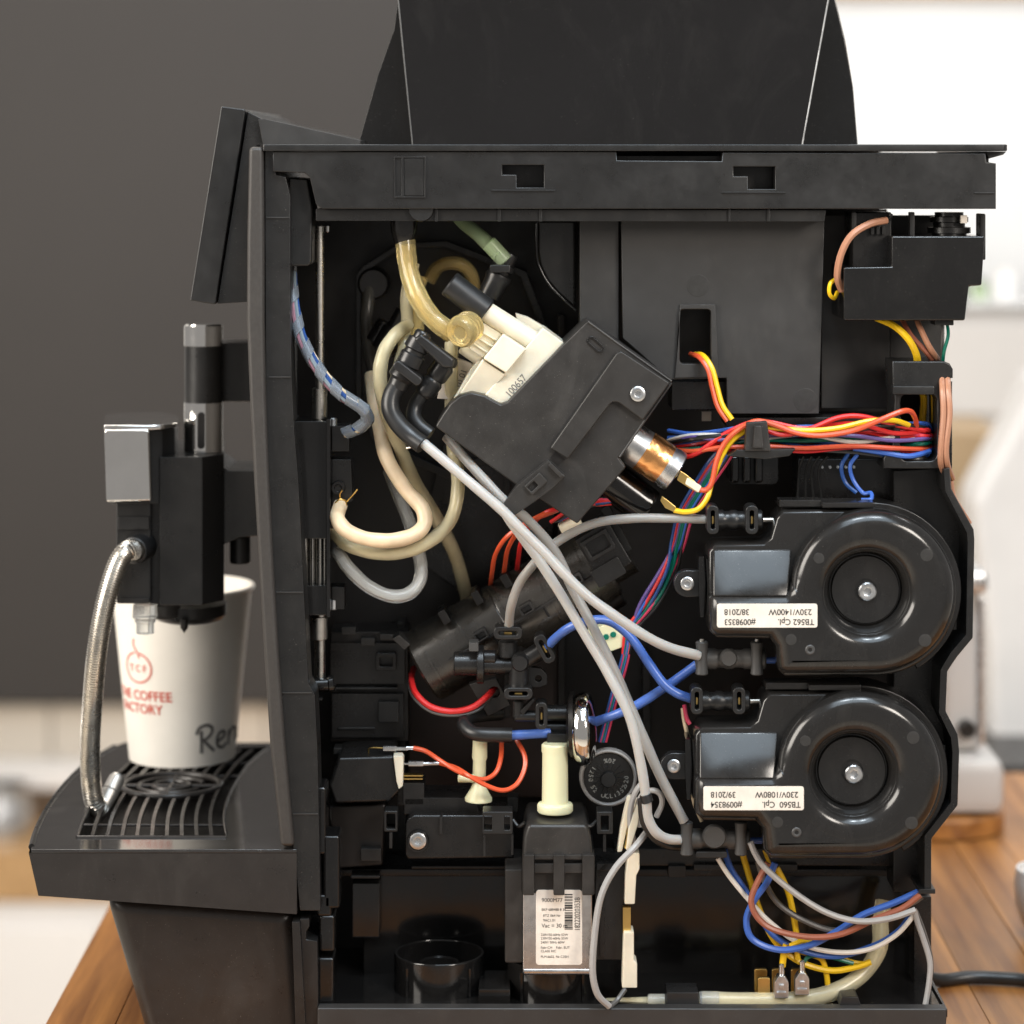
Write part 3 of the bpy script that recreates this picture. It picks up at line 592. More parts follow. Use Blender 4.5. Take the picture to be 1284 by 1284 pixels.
# ---------------------------------------------------------------- push fittings
def collar(x, y, L, B, ang, d, parent, m='fit', brass=True, thick=16):
    P('collar', g_cut([rr(x, y, L, B, B*0.42, ang), rr(x, y, L*0.66, B*0.34, B*0.16, ang)], d, d+thick, 1.2, 2), m, parent)
    P('spring_clip', g_cut([rr(x, y, L*0.27, B*0.17, B*0.07, ang)], d+5, d+8, 0.4, 1), 'brass', parent)
def coupling(x0, x1, y, r, d, m, cs, top=True, brass=True):
    f = P('hose_fitting', g_L((x0, y), (x1, y), d, [(0, 0), (0, r-2), (2, r), ((x1-x0)*0.28, r), ((x1-x0)*0.32, r*0.86), ((x1-x0)*0.40, r*0.86), ((x1-x0)*0.44, r*0.98), ((x1-x0)*0.52, r*0.98), ((x1-x0)*0.56, r*0.86), ((x1-x0)*0.66, r*0.86), ((x1-x0)*0.7, r), (x1-x0-2, r), (x1-x0, r-2), (x1-x0, 0)]), m)
    for cx, L, B in cs: collar(cx, y, L, B, 90, d-r*0.5-6, f, m, brass)
    return f
f = coupling(886, 956, 652, 13, 2, 'fit', ((894, 36, 15), (943, 36, 16)))
P('steel_pin', g_cyl((952, 652), (976, 652), 3.5, 4), 'steel', f)
f = coupling(872, 960, 826, 13, 0, 'fitgrey', ())
for cx in (880, 949): P('collar', g_L((cx, 804), (cx, 846), -6, [(0, 0), (0, 6.5), (1.5, 8), (12, 7), (30, 7), (40.5, 8), (42, 6.5), (42, 0)]), 'fitgrey', f)
for cx in (880, 949): P('collar_pin', g_L((cx, 801), (cx, 805), -6, [(0, 0), (0, 3), (4, 3)]), 'steel', f)
P('fitting_rib', g_Y(914, 826, -10, [(0, 0), (0, 9), (1.5, 11), (4, 11)]), 'fitgrey', f)
P('steel_pin', g_cyl((956, 828), (976, 828), 4, 4), 'bluet', f)
f = coupling(866, 940, 879, 13, 2, 'fit', ((874, 34, 15), (927, 34, 16)))
P('steel_pin', g_cyl((938, 879), (956, 879), 4, 4), 'steel', f)
f = coupling(854, 940, 1052, 13, 0, 'fitgrey', ())
for cx in (861, 929): P('collar', g_L((cx, 1030), (cx, 1072), -6, [(0, 0), (0, 6.5), (1.5, 8), (12, 7), (30, 7), (40.5, 8), (42, 6.5), (42, 0)]), 'fitgrey', f)
P('fitting_rib', g_Y(896, 1050, -10, [(0, 0), (0, 13), (1.5, 15), (4, 15)]), 'fitgrey', f)
P('fitting_foot', g_cut([rr(892, 1072, 40, 8, 3)], -6, 12, 1), 'fit', f)
P('steel_pin', g_cyl((936, 1054), (958, 1054), 4, 4), 'bluet', f)
# ---------------------------------------------------------------- brew drive: cover, gear housing, motor
gc = P('drive_cover', g_prism([(737, 402), (844, 478), (776, 574), (785, 586), (724, 657), (683, 630), (648, 609), (546, 535), (555, 520), (565, 506), (577, 496), (591, 492), (608, 496), (620, 503), (628, 507), (636, 504), (706, 432)], -14, 40, 2.5, 3), 'cover')
P('raised_plate', g_prism([(773, 443), (779, 440), (840, 480), (806, 527), (776, 505), (769, 504), (764, 508), (712, 576), (690, 562)], -18.5, -12, 2, 3), 'cover', gc)
P('edge_lip', g_sweep([W(737, 403, -14), W(774, 430, -14), W(842, 478, -14)], 1.6*S, 8), 'panel', gc)
P('edge_lip', g_sweep([W(842, 480, -14), W(808, 528, -14), W(777, 573, -14)], 1.6*S, 8), 'panel', gc)
P('slot_ring', g_cut([rr(746.5, 432, 25, 11, 5.4, 42), rr(746.5, 432, 20, 6, 3, 42)], -15, -13, 0.4), 'dark', gc)
P('window', g_prism([(696, 566), (708, 576), (700, 584), (690, 574)], -14.4, -13, 0), 'wallin', gc)
cb_ = P('tube_clip', g_prism([(647, 610), (688, 577), (709, 597), (694, 612), (668, 631), (640, 650), (625, 643), (632, 630)], -24, -13, 1.6), 'cover', gc)
P('clip_latch', g_cut([rr(672, 607, 26, 15, 2, -42), rr(668, 610, 12, 8, 1.5, -42)], -27, -23, 0.8), 'cover', gc)
P('clip_latch', g_cut([rr(697, 590, 22, 5, 1.5, 45)], -28, -23, 0.6), 'cover', gc)
screw(800, 494, -21, 9.5, gc)
ng = P('gear_housing', [g_prism([(630, 420), (658, 437), (683, 416), (690, 440), (632, 510), (600, 510), (566, 505), (590, 462)], 6, 40, 2, 3)], 'nylon')
P('housing_plate', g_prism([(681, 411), (707, 430), (635, 510), (604, 500)], -5, 30, 1.6, 3), 'nylon', ng)
P('housing_step', g_prism([(631, 419), (660, 438), (635, 468), (606, 450)], -11, 10, 2, 3), 'nylon', ng)
P('housing_wedge', g_solid([W(605, 451, -8), W(634, 470, -8), W(608, 500, 0), W(576, 494, 0)], [W(605, 451, -8)+Vector((0, .03, 0)), W(634, 470, -8)+Vector((0, .03, 0)), W(608, 500, 0)+Vector((0, .02, 0)), W(576, 494, 0)+Vector((0, .02, 0))], 0.0009, 3), 'nylon', ng)
P('housing_step', g_prism([(606, 404), (630, 419), (606, 449), (588, 438)], 2, 26, 2, 3), 'nylon', ng)
P('housing_ear', g_prism([(646, 393), (662, 398), (684, 411), (676, 420), (650, 410)], 18, 30, 1.5), 'nylon', ng)
P('housing_tube', g_cyl((607, 389), (674, 431), 13, 4, 2), 'nylon', ng)
P('housing_tube', g_cyl((582, 430), (606, 447), 14, 12, 2), 'nylon', ng)
for t_ in (0.25, 0.5, 0.75): P('housing_rib', g_prism([(588+18*t_-1, 438-34*t_*0.9), (590+18*t_, 438-34*t_*0.9), (606+24*t_, 449-30*t_), (604+24*t_, 450-30*t_)], 0, 4, 0.4), 'nylon', ng)
P('black_cap', g_cyl((563, 355), (610, 391), 17, 4, 2), 'rubber', ng)
P('printed_text', g_text('100657', 639, 499, -5.2, 13, -48, 'LEFT', 0.0, 0.85), 'grey_ink', ng)
P('date_label', g_prism([(560, 444), (592, 456), (586, 502), (548, 500)], 24, 30, 1), 'paper', ng)
P('date_text', [g_text('10 01', 578, 488, 23.5, 11, -72, 'LEFT'), g_text('0.03', 590, 486, 23.5, 11, -72, 'LEFT')], 'grey_ink', ng)
mo = P('drive_motor', g_L((795, 557), (847, 591.5), 12, [(-30, 0), (-30, 26), (50, 26), (52, 27), (62, 27), (63.5, 25), (63.5, 10), (66, 9), (66, 0)], 40), 'zinc')
P('copper_band', g_L((795, 557), (847, 591.5), 12, [(14, 26), (14, 27), (46, 27), (46, 26)], 40), 'copper', mo)
P('capacitor', g_L((764, 600), (815, 638), 30, [(-20, 0), (-20, 26), (58, 26), (62, 24), (62, 0)], 32), 'gloss', mo)
P('terminal', g_prism([(853, 590), (862, 596), (874, 606), (880, 612), (875, 618), (864, 612), (849, 602)], 0, 3, 1), 'brass', mo)
P('terminal_sleeve', g_prism([(862, 599), (880, 610), (876, 618), (859, 607)], -2, 2, 1.2), 'nylon', mo)
P('terminal', g_prism([(830, 622), (838, 628), (848, 636), (845, 642), (834, 637), (828, 628)], 2, 5, 0.8), 'brass', mo)
wire([(876, 614, 0), (886, 614, 0), (893, 604, 0), (898, 580, 0), (906, 560, 0), (918, 545, 0), (935, 533, -2), (952, 528, -2), (975, 534, -2), (1000, 543, -4), (1030, 546, -6), (1070, 540, -8), (1105, 526, -10), (1130, 516, -8), (1142, 516, -4), (1148, 526, 4), (1149, 536, 10)], 3.4, 'w_orange')
wire([(845, 640, 4), (860, 642, 2), (876, 638, 0), (887, 624, 0), (892, 606, 2), (900, 584, 2), (912, 560, 2), (926, 546, 2), (945, 536, 2), (975, 537, 0), (1010, 540, -4), (1050, 537, -5), (1090, 528, -4), (1120, 527, 0), (1140, 533, 6)], 3.4, 'w_yellow')
# harness
rnd = random.Random(3)
HW = [('red', 542, 530, 566), ('red', 545, 533, 570), ('blue', 531, 534, 540), ('navy', 534, 538, 560), ('green', 556, 548, 556), ('purple', 550, 545, 553), ('white', 548, 549, 549), ('red', 539, 541, 556),
      ('red', 549, 551, 562), ('orange', 560, 556, 560), ('orange', 563, 560, 563), ('red', 566, 563, 566), ('navy', 570, 548, 552), ('blue', 572, 550, 546), ('red', 543, 544, 560), ('black', 536, 540, 548), ('green', 553, 552, 562), ('pink', 546, 547, 565), ('dgrey', 575, 558, 558), ('red', 547, 554, 567)]
for i, (cn, ye, yt, yl) in enumerate(HW):
    j = lambda a: rnd.uniform(-a, a)
    dd = 4+(i % 5)*3.2
    wire([(1166+j(3), ye*0.6+552*0.4, 26+j(4)), (1158+j(4), ye, 14+j(3)), (1120, ye+j(4), dd), (1070, (ye+yt)/2+j(6), dd+j(2)), (1010, (ye+yt*2)/3+j(5), dd), (965, yt+j(1), dd), (940, yt, dd), (905, (yt+yl)/2+j(3), dd), (868, yl+j(5), dd+8), (838, yl+4+j(5), 34)], 2.6+rnd.random()*0.6, 'w_'+cn)
wire([(1160, 540, 12), (1120, 532, 4), (1080, 522, 0), (1050, 524, 0), (1015, 538, -1), (980, 545, 0), (950, 534, 2)], 3.2, 'w_red')
wire([(1166, 566, 14), (1140, 572, 6), (1110, 568, 6), (1070, 562, 8)], 3.4, 'w_blue')
P('cable_clip', [g_prism([(936, 530), (962, 528), (967, 566), (934, 566)], -8, 2, 2), g_prism([(946, 534), (955, 534), (958, 562), (944, 562)], -12, -7, 1.5)], 'cover')
P('clip_base', g_prism([(912, 572), (924, 564), (998, 563), (990, 572), (960, 576)], -6, 20, 1.5), 'body')
for i, cn in enumerate(('navy', 'red', 'purple', 'green', 'green', 'blue', 'black', 'pink')):
    dx = i*3.4
    wire([(912+dx*0.5, 552+i, 10), (888+dx, 580, 14), (868+dx*0.9, 612, 18), (850+dx*0.8, 645, 22), (842+dx*0.7, 680, 24), (836+dx*0.6-(i % 3)*6, 715, 24+i), (815+dx*0.5-(i % 3)*8, 758, 28), (790+dx*0.4-(i % 2)*6, 790, 32), (779+dx*0.3, 830, 34), (765+dx*0.3, 880, 38), (752+dx*0.3, 930, 44)], 2.4, 'w_'+cn)
P('plug', g_obox(W(765, 797, 40), Vector((0.011, 0, 0.004)), (0, 0.006, 0), Vector((-0.0035, 0, 0.008)), 0.0008), 'nylong')
for i in range(2): P('plug_key', g_Y(760+i*9, 799-i*3, 33, [(0, 0), (0, 3.4), (1, 3.8), (3, 3.8)], 16), 'w_green')
for i in range(4): wire([(1008+i*10, 572, 20), (1002+i*9-(i > 1)*2, 590, 24), (1000+i*10, 625, 30)], 1.7, 'w_black')
wire([(1064, 568, 14), (1055, 585, 12), (1060, 605, 12), (1074, 618, 10)], 2.6, 'w_navy'); wire([(1075, 570, 14), (1066, 584, 12), (1070, 602, 12), (1082, 618, 10), (1092, 618, 6), (1092, 626, 2), (1080, 627, 2)], 2.6, 'w_blue')
# ---------------------------------------------------------------- grinder barrel
ax = Vector((0.862, -0.507)); nx = Vector((0.507, 0.862)); o0 = Vector((529, 837))
def bp(t, s): q = o0+ax*t+nx*s; return (q.x, q.y)
gb = P('grinder_barrel', g_L(bp(0, 0), bp(100, 0), 76, [(0, 0), (0, 44), (3, 47.5), (120, 47.5), (122, 46.5), (124, 47.5), (262, 47.5), (266, 44), (266, 34), (296, 34), (296, 0)], 64), 'barrel')
P('seam_strip', g_prism([bp(34, 9), bp(250, 9), bp(250, 11.5), bp(34, 11.5)], 49, 62, 0.5), 'panel', gb)
for t in (84, 150, 222):
    P('clip_loop', g_cut([rr(*bp(t, 3), 18, 13, 2, -30.5), rr(*bp(t, 4), 12, 8, 1, -30.5)], 45, 54, 0.6), 'panel', gb)
for t in (56, 104, 146, 200): P('clip_tab', g_cut([rr(*bp(t, -40), 10, 18, 1.5, -30.5)], 52, 76, 0.8), 'dark', gb)
for t in (18, 70, 128, 184, 240):
    P('band', g_L(bp(t-2, 0), bp(t+40, 0), 76, [(0, 46), (0.5, 48.4), (3.5, 48.4), (4, 46)], 64), 'barrel', gb)
for t in (96, 120, 168, 190): P('key_rib', g_prism([bp(t, 14), bp(t+3, 14), bp(t+3, 27), bp(t, 27)], 50, 62, 0.5), 'dark', gb)
P('tab', g_prism([bp(-14, -50), bp(-4, -50), bp(2, -32), bp(-8, -30)], 56, 72, 1), 'panel', gb)
P('end_block', g_prism([bp(246, -40), bp(294, -42), bp(294, 20), bp(246, 22)], 38, 80, 2), 'dark', gb)
P('end_frame', g_cut([rr(*bp(268, -20), 38, 28, 3, -30.5), rr(*bp(268, -20), 28, 18, 2, -30.5)], 34, 39, 1), 'body', gb)
P('end_plate', g_cut([rr(*bp(262, 16), 40, 24, 3, -30.5)], 35, 44, 1), 'body', gb)
P('end_boss', g_cyl(bp(200, 44), bp(262, 44), 18, 80), 'dark', gb)
P('end_strip', g_prism([bp(294, -58), bp(306, -58), bp(302, 6), bp(292, 6)], 50, 62, 1), 'body', gb)
for i, (x, y, m) in enumerate(((617, 718, 'orange'), (633, 710, 'orange'), (650, 700, 'red'))):
    wire([(x-2, y+16, 76), (x, y, 48), (x+4, y-22, 30), (x+16, y-42, 18), (x+36, y-58-i*0, 14), (x+66-i*6, y-74+i*6, 14), (x+100-i*10, y-88+i*8, 20), (x+140-i*10, y-104+i*8, 34)], 2.9, 'w_'+m)
for i in range(7): wire([(690+i*5, 655-i, 26+i), (720+i*5, 640-i*2+rnd.uniform(-4, 4), 24), (760+i*4, 632-i*2, 24), (800, 628-i*3, 36)], 2.4, 'w_'+('red', 'black', 'navy', 'red', 'pink', 'black', 'red')[i])
P('nylon_joint', g_cyl((703, 665), (728, 652), 9, 30), 'nylon')
wire([(519, 838, 90), (516, 852, 62), (522, 870, 48), (540, 886, 42), (566, 892, 40), (592, 887, 40), (612, 872, 44), (622, 860, 60)], 3.8, 'w_red'); wire([(520, 836, 92), (513, 856, 64), (520, 876, 48), (542, 893, 42), (572, 897, 40), (600, 890, 42), (618, 872, 50)], 2, 'w_dgrey')
P('barrel_bracket', g_cut([[(588, 858), (622, 850), (640, 884), (612, 898)], circ(620, 868, 7, 16)], 48, 56, 1), 'cover')
# ---------------------------------------------------------------- cross valve and pressure gauge
cv = P('cross_valve', [g_cyl((569, 832), (600, 832), 15, 30), g_cyl((606, 834), (648, 834), 11.5, 28), g_cyl((598, 833), (607, 833), 24, 30, 1), g_cyl((606, 824), (622, 824), 9, 26), g_Y(652, 832, 12, [(0, 0), (0, 9), (2, 11), (30, 11)]),
    g_cyl((637, 803), (637, 824), 12, 26), g_cyl((651, 834), (650, 866), 12.5, 26), g_cyl((652, 832), (680, 814), 11, 24), g_cyl((650, 878), (650, 900), 7, 28), g_cyl((645, 898), (674, 898), 7, 28), g_prism([(652, 892), (668, 876), (671, 878), (656, 897)], 24, 32, 0.5)], 'fit')
P('valve_cap', g_box(588, 806, 600, 817, 16, 30, 1), 'fitgrey', cv)
collar(637, 794, 36, 16, 0, 14, cv); collar(683, 814, 38, 16, 62, 12, cv); collar(650, 870, 36, 15, 0, 14, cv); collar(679, 898, 34, 15, 90, 12, cv)
P('ear', g_cut([[(662, 836), (678, 838), (686, 846), (686, 858), (678, 862), (662, 862)], circ(675, 851, 4, 14)], 30, 36, 1), 'fit', cv)
P('valve_pipe', [g_cyl((684, 894), (724, 894), 10, 30), g_cyl((684, 912), (724, 912), 9, 34), g_box(686, 920, 722, 934, 24, 46, 2)], 'fit', cv)
pg = P('chrome_disc', g_lathe(W(733, 914, 26), (1, -0.10, 0.03), [(t*S*K(26), r*S*K(26)) for t, r in ((-13, 0), (-13, 36), (-12, 41), (-8, 44.5), (-3, 46), (3, 46), (7, 44.5), (9, 42), (10, 39), (11, 38), (13, 30), (15, 15), (15.5, 0))], 64), 'chrome')
P('disc_backing', g_lathe(W(720, 910, 30), (1, -0.10, 0.03), [(t*S*K(26), r*S*K(26)) for t, r in ((-8, 0), (-8, 30), (-4, 42), (1, 43), (1, 0))], 48), 'dark', pg)
# ---------------------------------------------------------------- dial
dl = P('thermostat_dial', g_Y(763, 976, 44, [(0, 0), (0, 31), (1, 32.5), (8, 32.5)], 48), 'fit')
P('dial_ring', g_Y(763, 976, 42, [(3, 31), (0.6, 32), (0, 33.5), (0.6, 35.5), (6, 36.5)], 48), 'w_grey', dl)
P('dial_hub', g_Y(763, 978, 41, [(0, 0), (0, 9), (1, 10), (4, 10)], 24), 'rubber', dl)
for i in range(16):
    a = i*PI/8; P('dial_rib', g_prism([(763+math.cos(a+e)*r, 976+math.sin(a+e)*r) for e, r in ((-0.05, 11), (0.05, 11), (0.025, 21), (-0.025, 21))], 42.8, 44.5, 0.2), 'fit', dl)
gs = []
for s_, a0 in (('UCL1352', 62), ('520', 4), ('20%', -92), ('1250', -172), ('52', 138)):
    for i, ch in enumerate(s_):
        a = math.radians(a0-(i-len(s_)/2)*13); gs.append(g_text(ch, 763+math.cos(a)*25, 976+math.sin(a)*25, 43.7, 8, math.degrees(a)-90, 'CENTER', 0.01))
P('dial_text', gs, 'dialtext', dl)
# ---------------------------------------------------------------- pump
pu = P('pump', [g_prism([(662, 1034), (736, 1034), (741, 1050), (744, 1078), (655, 1078), (657, 1050)], -2, 60, 5, 4), g_box(655, 1074, 746, 1122, 2, 60, 2)], 'cover')
for x0, x1 in ((656, 670), (694, 708), (730, 745)): P('strap', g_box(x0, 1072, x1, 1123, -6, 4, 1.5), 'cover', pu)
for y0, y1 in ((1072, 1078), (1083, 1095)): P('cross_bar', g_box(670, y0, 730, y1, -3, 4, 1), 'cover', pu)
P('pump_collar', g_L((695, 1030), (695, 1036), 26, [(0, 0), (0, 30), (2, 34), (8, 36), (8, 0)]), 'rubber', pu)
P('outlet_tube', g_L((696, 932), (696, 1018), 22, [(0, 0), (0, 15), (2, 17), (10, 17), (12, 16), (74, 16.5), (75, 21), (77, 22.5), (84, 22.5), (86, 21), (86, 0)], 36), 'nylong', pu)
P('steel_case', g_cut([rr(699, 1168, 87, 106, 4)], 2, 54, 2), 'zinc', pu)
P('case_lip', g_cyl((656, 1217), (742, 1217), 5, 4), 'zinc', pu)
P('label', g_cut([rr(701, 1163, 58, 94, 4)], 1.2, 1.8, 0.15, 1), 'paper', pu)
d_ = 1.05
gs = [g_text('9000M77', 679, 1131, d_, 7), g_text('EKP 688488 8 36', 679, 1142, d_, 4.4), g_text('ETZ 064 Nr', 681, 1149.5, d_, 4.4), g_text('9AC1.01', 681, 1155.5, d_, 4.4), g_text('Vac = 30 m', 679, 1163, d_, 7)]
for i, s_ in enumerate(('220V/50-60Hz 52W', '230V/50-60Hz 55W', '240V/ 50Hz 60W', 'Fabr.CH    Fabr. EUT', 'CLASS RIC', 'PLM.6602. Nr.C35H')): gs.append(g_text(s_, 678, (1173.5, 1178, 1183, 1189.5, 1194, 1201)[i], d_, 4.2))
gs.append(g_text('18222020353B', 727, 1167, d_, 9.6, -90, 'LEFT', 0, 0.72))
P('label_text', gs, 'ink', pu)
y = 1121; bars = []
rb = random.Random(5)
while y < 1166:
    h = rb.choice((0.8, 0.8, 1.5, 2.2)); bars.append(g_box(708, y, 718, y+h, d_, d_+0.1, 0)); y += h+rb.choice((0.7, 0.9, 1.6))
P('barcode', bars, 'ink', pu)
P('side_block', g_box(633, 1090, 656, 1208, 8, 60, 3), 'cover', pu); P('side_block', g_box(746, 1086, 784, 1204, 14, 60, 2), 'body', pu)
P('side_groove', g_box(752, 1110, 758, 1200, 12, 16, 0.8), 'dark', pu)
P('mirror_chip', g_box(748, 1083, 771, 1092, 8, 14, 1), 'gloss', pu)
for ox in (0, 125):
    P('clamp', g_cut([rr(624+ox*1.075, 1032, 38 if ox == 0 else 20, 28, 2), rr(624+ox*1.075-(9 if ox == 0 else 0), 1032, 10, 18, 1), ] if ox else [rr(624, 1032, 38, 28, 2), rr(612, 1032, 10, 18, 1), rr(636, 1032, 7, 18, 1)], 10, 26, 0.8), 'body', pu)
P('clamp_leg', g_box(606, 1046, 609, 1074, 12, 18, 0.5), 'body', pu); P('clamp_leg', g_box(641, 1046, 644, 1072, 12, 18, 0.5), 'body', pu); P('clamp_leg', g_box(756, 1046, 760, 1068, 12, 18, 0.5), 'body', pu)
wire([(643, 1028, 16), (650, 1036, 14), (658, 1032, 12)], 2.6, 'body', 0, 'hook', pu); wire([(732, 1032, 12), (740, 1036, 12), (750, 1028, 16)], 2.6, 'body', 0, 'hook', pu)
# cups on the floor of the cabinet
zf = W(0, 1268, -2).z
for px, dd, r in ((551, 48, 57), (692, 40, 56)):
    k = K(dd)*S; c = W(px, 0, dd); c.z = zf
    cc = P('rubber_cup', g_lathe(c, (0, 0, 1), [(0, 0), (0, r*k), (42*k, r*k), (44*k, (r-1.5)*k), (44*k, (r-4)*k), (42*k, (r-5)*k), (4*k, (r-5)*k), (4*k, 0)], 48), 'gloss')
    P('inner_ring', g_lathe(c+Vector((0, 0, 4*k)), (0, 0, 1), [(0, 20*k), (26*k, 22*k), (28*k, 24*k), (26*k, 26*k), (0, 26*k)], 36), 'gloss', cc)
    for a in (-0.75, 0.75): P('rib', g_obox(c+Vector((math.sin(a)*r*k, -math.cos(a)*r*k, 18*k)), (1.6*k, 0, 0), (0, 3*k, 0), (0, 0, 18*k), 0.0003), 'gloss', cc)
P('floor_clip', g_box(430, 1254, 485, 1266, 20, 40, 2), 'gloss'); P('floor_clip', g_box(600, 1240, 640, 1262, 10, 50, 2), 'gloss'); P('floor_clip', g_prism([(1052, 1262), (1056, 1250), (1076, 1250), (1080, 1262)], -1, 20, 1.5), 'body')
# lower box, thermostat bracket
P('drawer_box', g_cut([rr(800, 1180, 690, 168, 6)], 78, 130, 2), 'gloss')
P('drawer_edge', g_box(424, 1090, 1140, 1099, 74, 84, 1.5), 'dark')
P('drawer_side', g_box(441, 1108, 476, 1176, 60, 76, 2), 'gloss')
P('rear_strip', g_box(770, 1064, 1120, 1086, 50, 80, 2), 'dark')
P('rear_notch', g_box(838, 1086, 860, 1100, 46, 70, 1), 'dark'); P('rear_notch', g_box(870, 1084, 1000, 1092, 46, 70, 1), 'dark')
br = P('switch_bracket', g_cut([[(512, 1026), (520, 1022), (640, 1022), (644, 1028), (644, 1076), (512, 1078), (508, 1072), (508, 1032)]], 34, 70, 3, 3), 'dark')
screw(524, 1055, 30, 10.5, br); P('screw_ring', g_Y(524, 1055, 32, [(0, 10), (-1, 11), (-1, 13), (1.5, 14)]), 'dark', br)
P('rib', g_box(551, 1024, 555, 1046, 31, 36, 0.8), 'body', br); P('top_shelf', g_box(506, 1000, 600, 1022, 44, 80, 2), 'dark', br)
P('latch', [g_cut([rr(490, 1030, 17, 26, 2), rr(490, 1030, 11, 19, 1.5)], 28, 42, 0.8), g_box(488, 1044, 492, 1064, 28, 34, 0.8)], 'body', br)
P('black_box', g_prism([(424, 950), (494, 948), (502, 992), (488, 1006), (420, 1008), (412, 985)], 40, 90, 4, 3), 'dark')
P('lower_dark_box', g_prism([(412, 1010), (484, 1008), (480, 1086), (418, 1090)], 56, 100, 4, 3), 'wallin')
P('ceramic_tab', g_prism([(493, 948), (504, 948), (506, 952), (505, 986), (500, 990), (497, 980)], 36, 48, 1.2), 'nylon')
P('contact_box', g_box(505, 982, 532, 1010, 44, 70, 1.5), 'dark')
for y_ in (972, 976): P('contact', g_box(506, y_, 530, y_+1.6, 46, 52, 0.3), 'brass')
P('spade_terminal', [g_box(480, 936, 497, 942, 44, 48, 1), g_box(497, 937, 512, 941, 45, 47, 0.5), g_cyl((508, 938), (521, 938), 2.6, 46)], 'zinc'); P('spade_terminal', [g_box(512, 955, 531, 961, 40, 44, 1), g_box(506, 957, 514, 959, 41, 43, 0.4), g_cyl((528, 958), (554, 957), 2.6, 42)], 'zinc')
wire([(462, 945, 50), (464, 938, 48), (482, 938, 46)], 1, 'brass', 0, 'contact_wire')
wire([(519, 938, 46), (534, 942, 42), (551, 953, 34), (570, 965, 28), (590, 974, 26), (608, 977, 26), (622, 968, 28), (628, 950, 34), (629, 930, 44)], 3.0, 'w_orange'); wire([(552, 957, 42), (572, 963, 32), (590, 974, 22), (608, 984, 22), (630, 991, 22), (647, 984, 24), (657, 966, 28), (658, 948, 32), (648, 928, 40)], 3.0, 'w_orange')
P('spray_nozzle', [g_L((602, 928), (600, 1004), 40, [(0, 0), (0, 9), (22, 9.5), (26, 8), (44, 8.5), (50, 7), (60, 10), (72, 17), (76, 17), (76, 0)]), g_cyl((574, 976), (596, 976), 5, 36)], 'nylong')
# ---------------------------------------------------------------- carriage and rods
P('guide_rod', g_cyl((401, 283), (402, 860), 5.6, 36, 0.8), 'steel')
P('guide_bush', g_cyl((401, 486), (401, 526), 9.5, 38), 'steel'); P('guide_bush', g_cyl((400, 772), (400, 802), 11, 38), 'steel')
P('guide_rod', g_cyl((401, 800), (401, 850), 7, 38), 'steel')
P('rod_tip', g_cyl((411, 282), (411, 292), 2.6, 36), 'chrome')
ca = P('carriage', [g_box(368, 528, 412, 676, 26, 60, 2), g_prism([(350, 530), (370, 528), (372, 558), (364, 560), (360, 542), (350, 540)], 0, 40, 1), g_box(376, 734, 412, 772, 26, 60, 2), g_box(409, 526, 414, 774, 18, 60, 1)], 'gloss')
for x_ in (383, 392, 400, 407): P('cable_rod', g_cyl((x_, 674), (x_, 738), 3.6, 36, 0.6), 'steel', ca)
P('side_plate', g_prism([(416, 576), (440, 576), (442, 628), (428, 634), (428, 690), (416, 690)], 34, 50, 1.2), 'body', ca)
P('side_boss', g_Y(424, 612, 30, [(0, 0), (0, 4), (-1, 5), (-1, 8), (3, 9)]), 'dark', ca)
for y_ in (530, 757): P('side_screw', g_cyl((418, y_-6), (418, y_+8), 5, 34), 'zinc', ca)
P('side_block', g_box(416, 534, 438, 566, 30, 50, 1), 'dark', ca); P('side_block', g_box(416, 736, 432, 764, 32, 50, 1), 'dark', ca)
P('rod_foot', [g_cyl((368, 860), (416, 858), 9, 34), g_cyl((412, 858), (420, 857), 11, 34), g_box(382, 876, 404, 878.5, 20, 26, 0.4)], 'gloss')
P('rod_pin', g_cyl((364, 859), (374, 859), 5, 30), 'zinc')
# spiral wrapped cable
SP = [(365, 342, 26), (368, 380, 18), (376, 418, 12), (390, 448, 8), (408, 474, 6), (428, 494, 6), (446, 506, 8), (457, 515, 10), (460, 526, 14), (450, 536, 18), (434, 543, 24)]
C = path(SP, 0, 12); T, N_, B_ = frames(C)
sc_ = P('wrapped_cable', g_sweep(C, 3.6*S, 8), 'w_grey')
for i, cn in enumerate(('slate', 'brown', 'slate', 'beige', 'navy', 'slate', 'mauve')):
    P('strand', g_sweep([c+N_[j]*math.cos(i*0.9+j*0.03)*4.7*S+B_[j]*math.sin(i*0.9+j*0.03)*4.7*S for j, c in enumerate(C)], 2.9*S, 7), 'w_'+cn, sc_)
C2 = path(SP, 0, 60); T2, N2, B2 = frames(C2); v = []; f = []
for j, c in enumerate(C2):
    a = j*0.11
    n2 = N2[j]*math.cos(a)+B2[j]*math.sin(a); t2 = T2[j]
    for s1, s2 in ((-7, 8.3), (7, 8.3), (7, 7.7), (-7, 7.7)): v.append(c+n2*s2*S+t2*s1*1.2*S)
    if j:
        for m_ in range(4): f.append((4*j-4+m_, 4*j-4+(m_+1) % 4, 4*j+(m_+1) % 4, 4*j+m_))
P('spiral_wrap', (v, f), 'wrap', sc_)
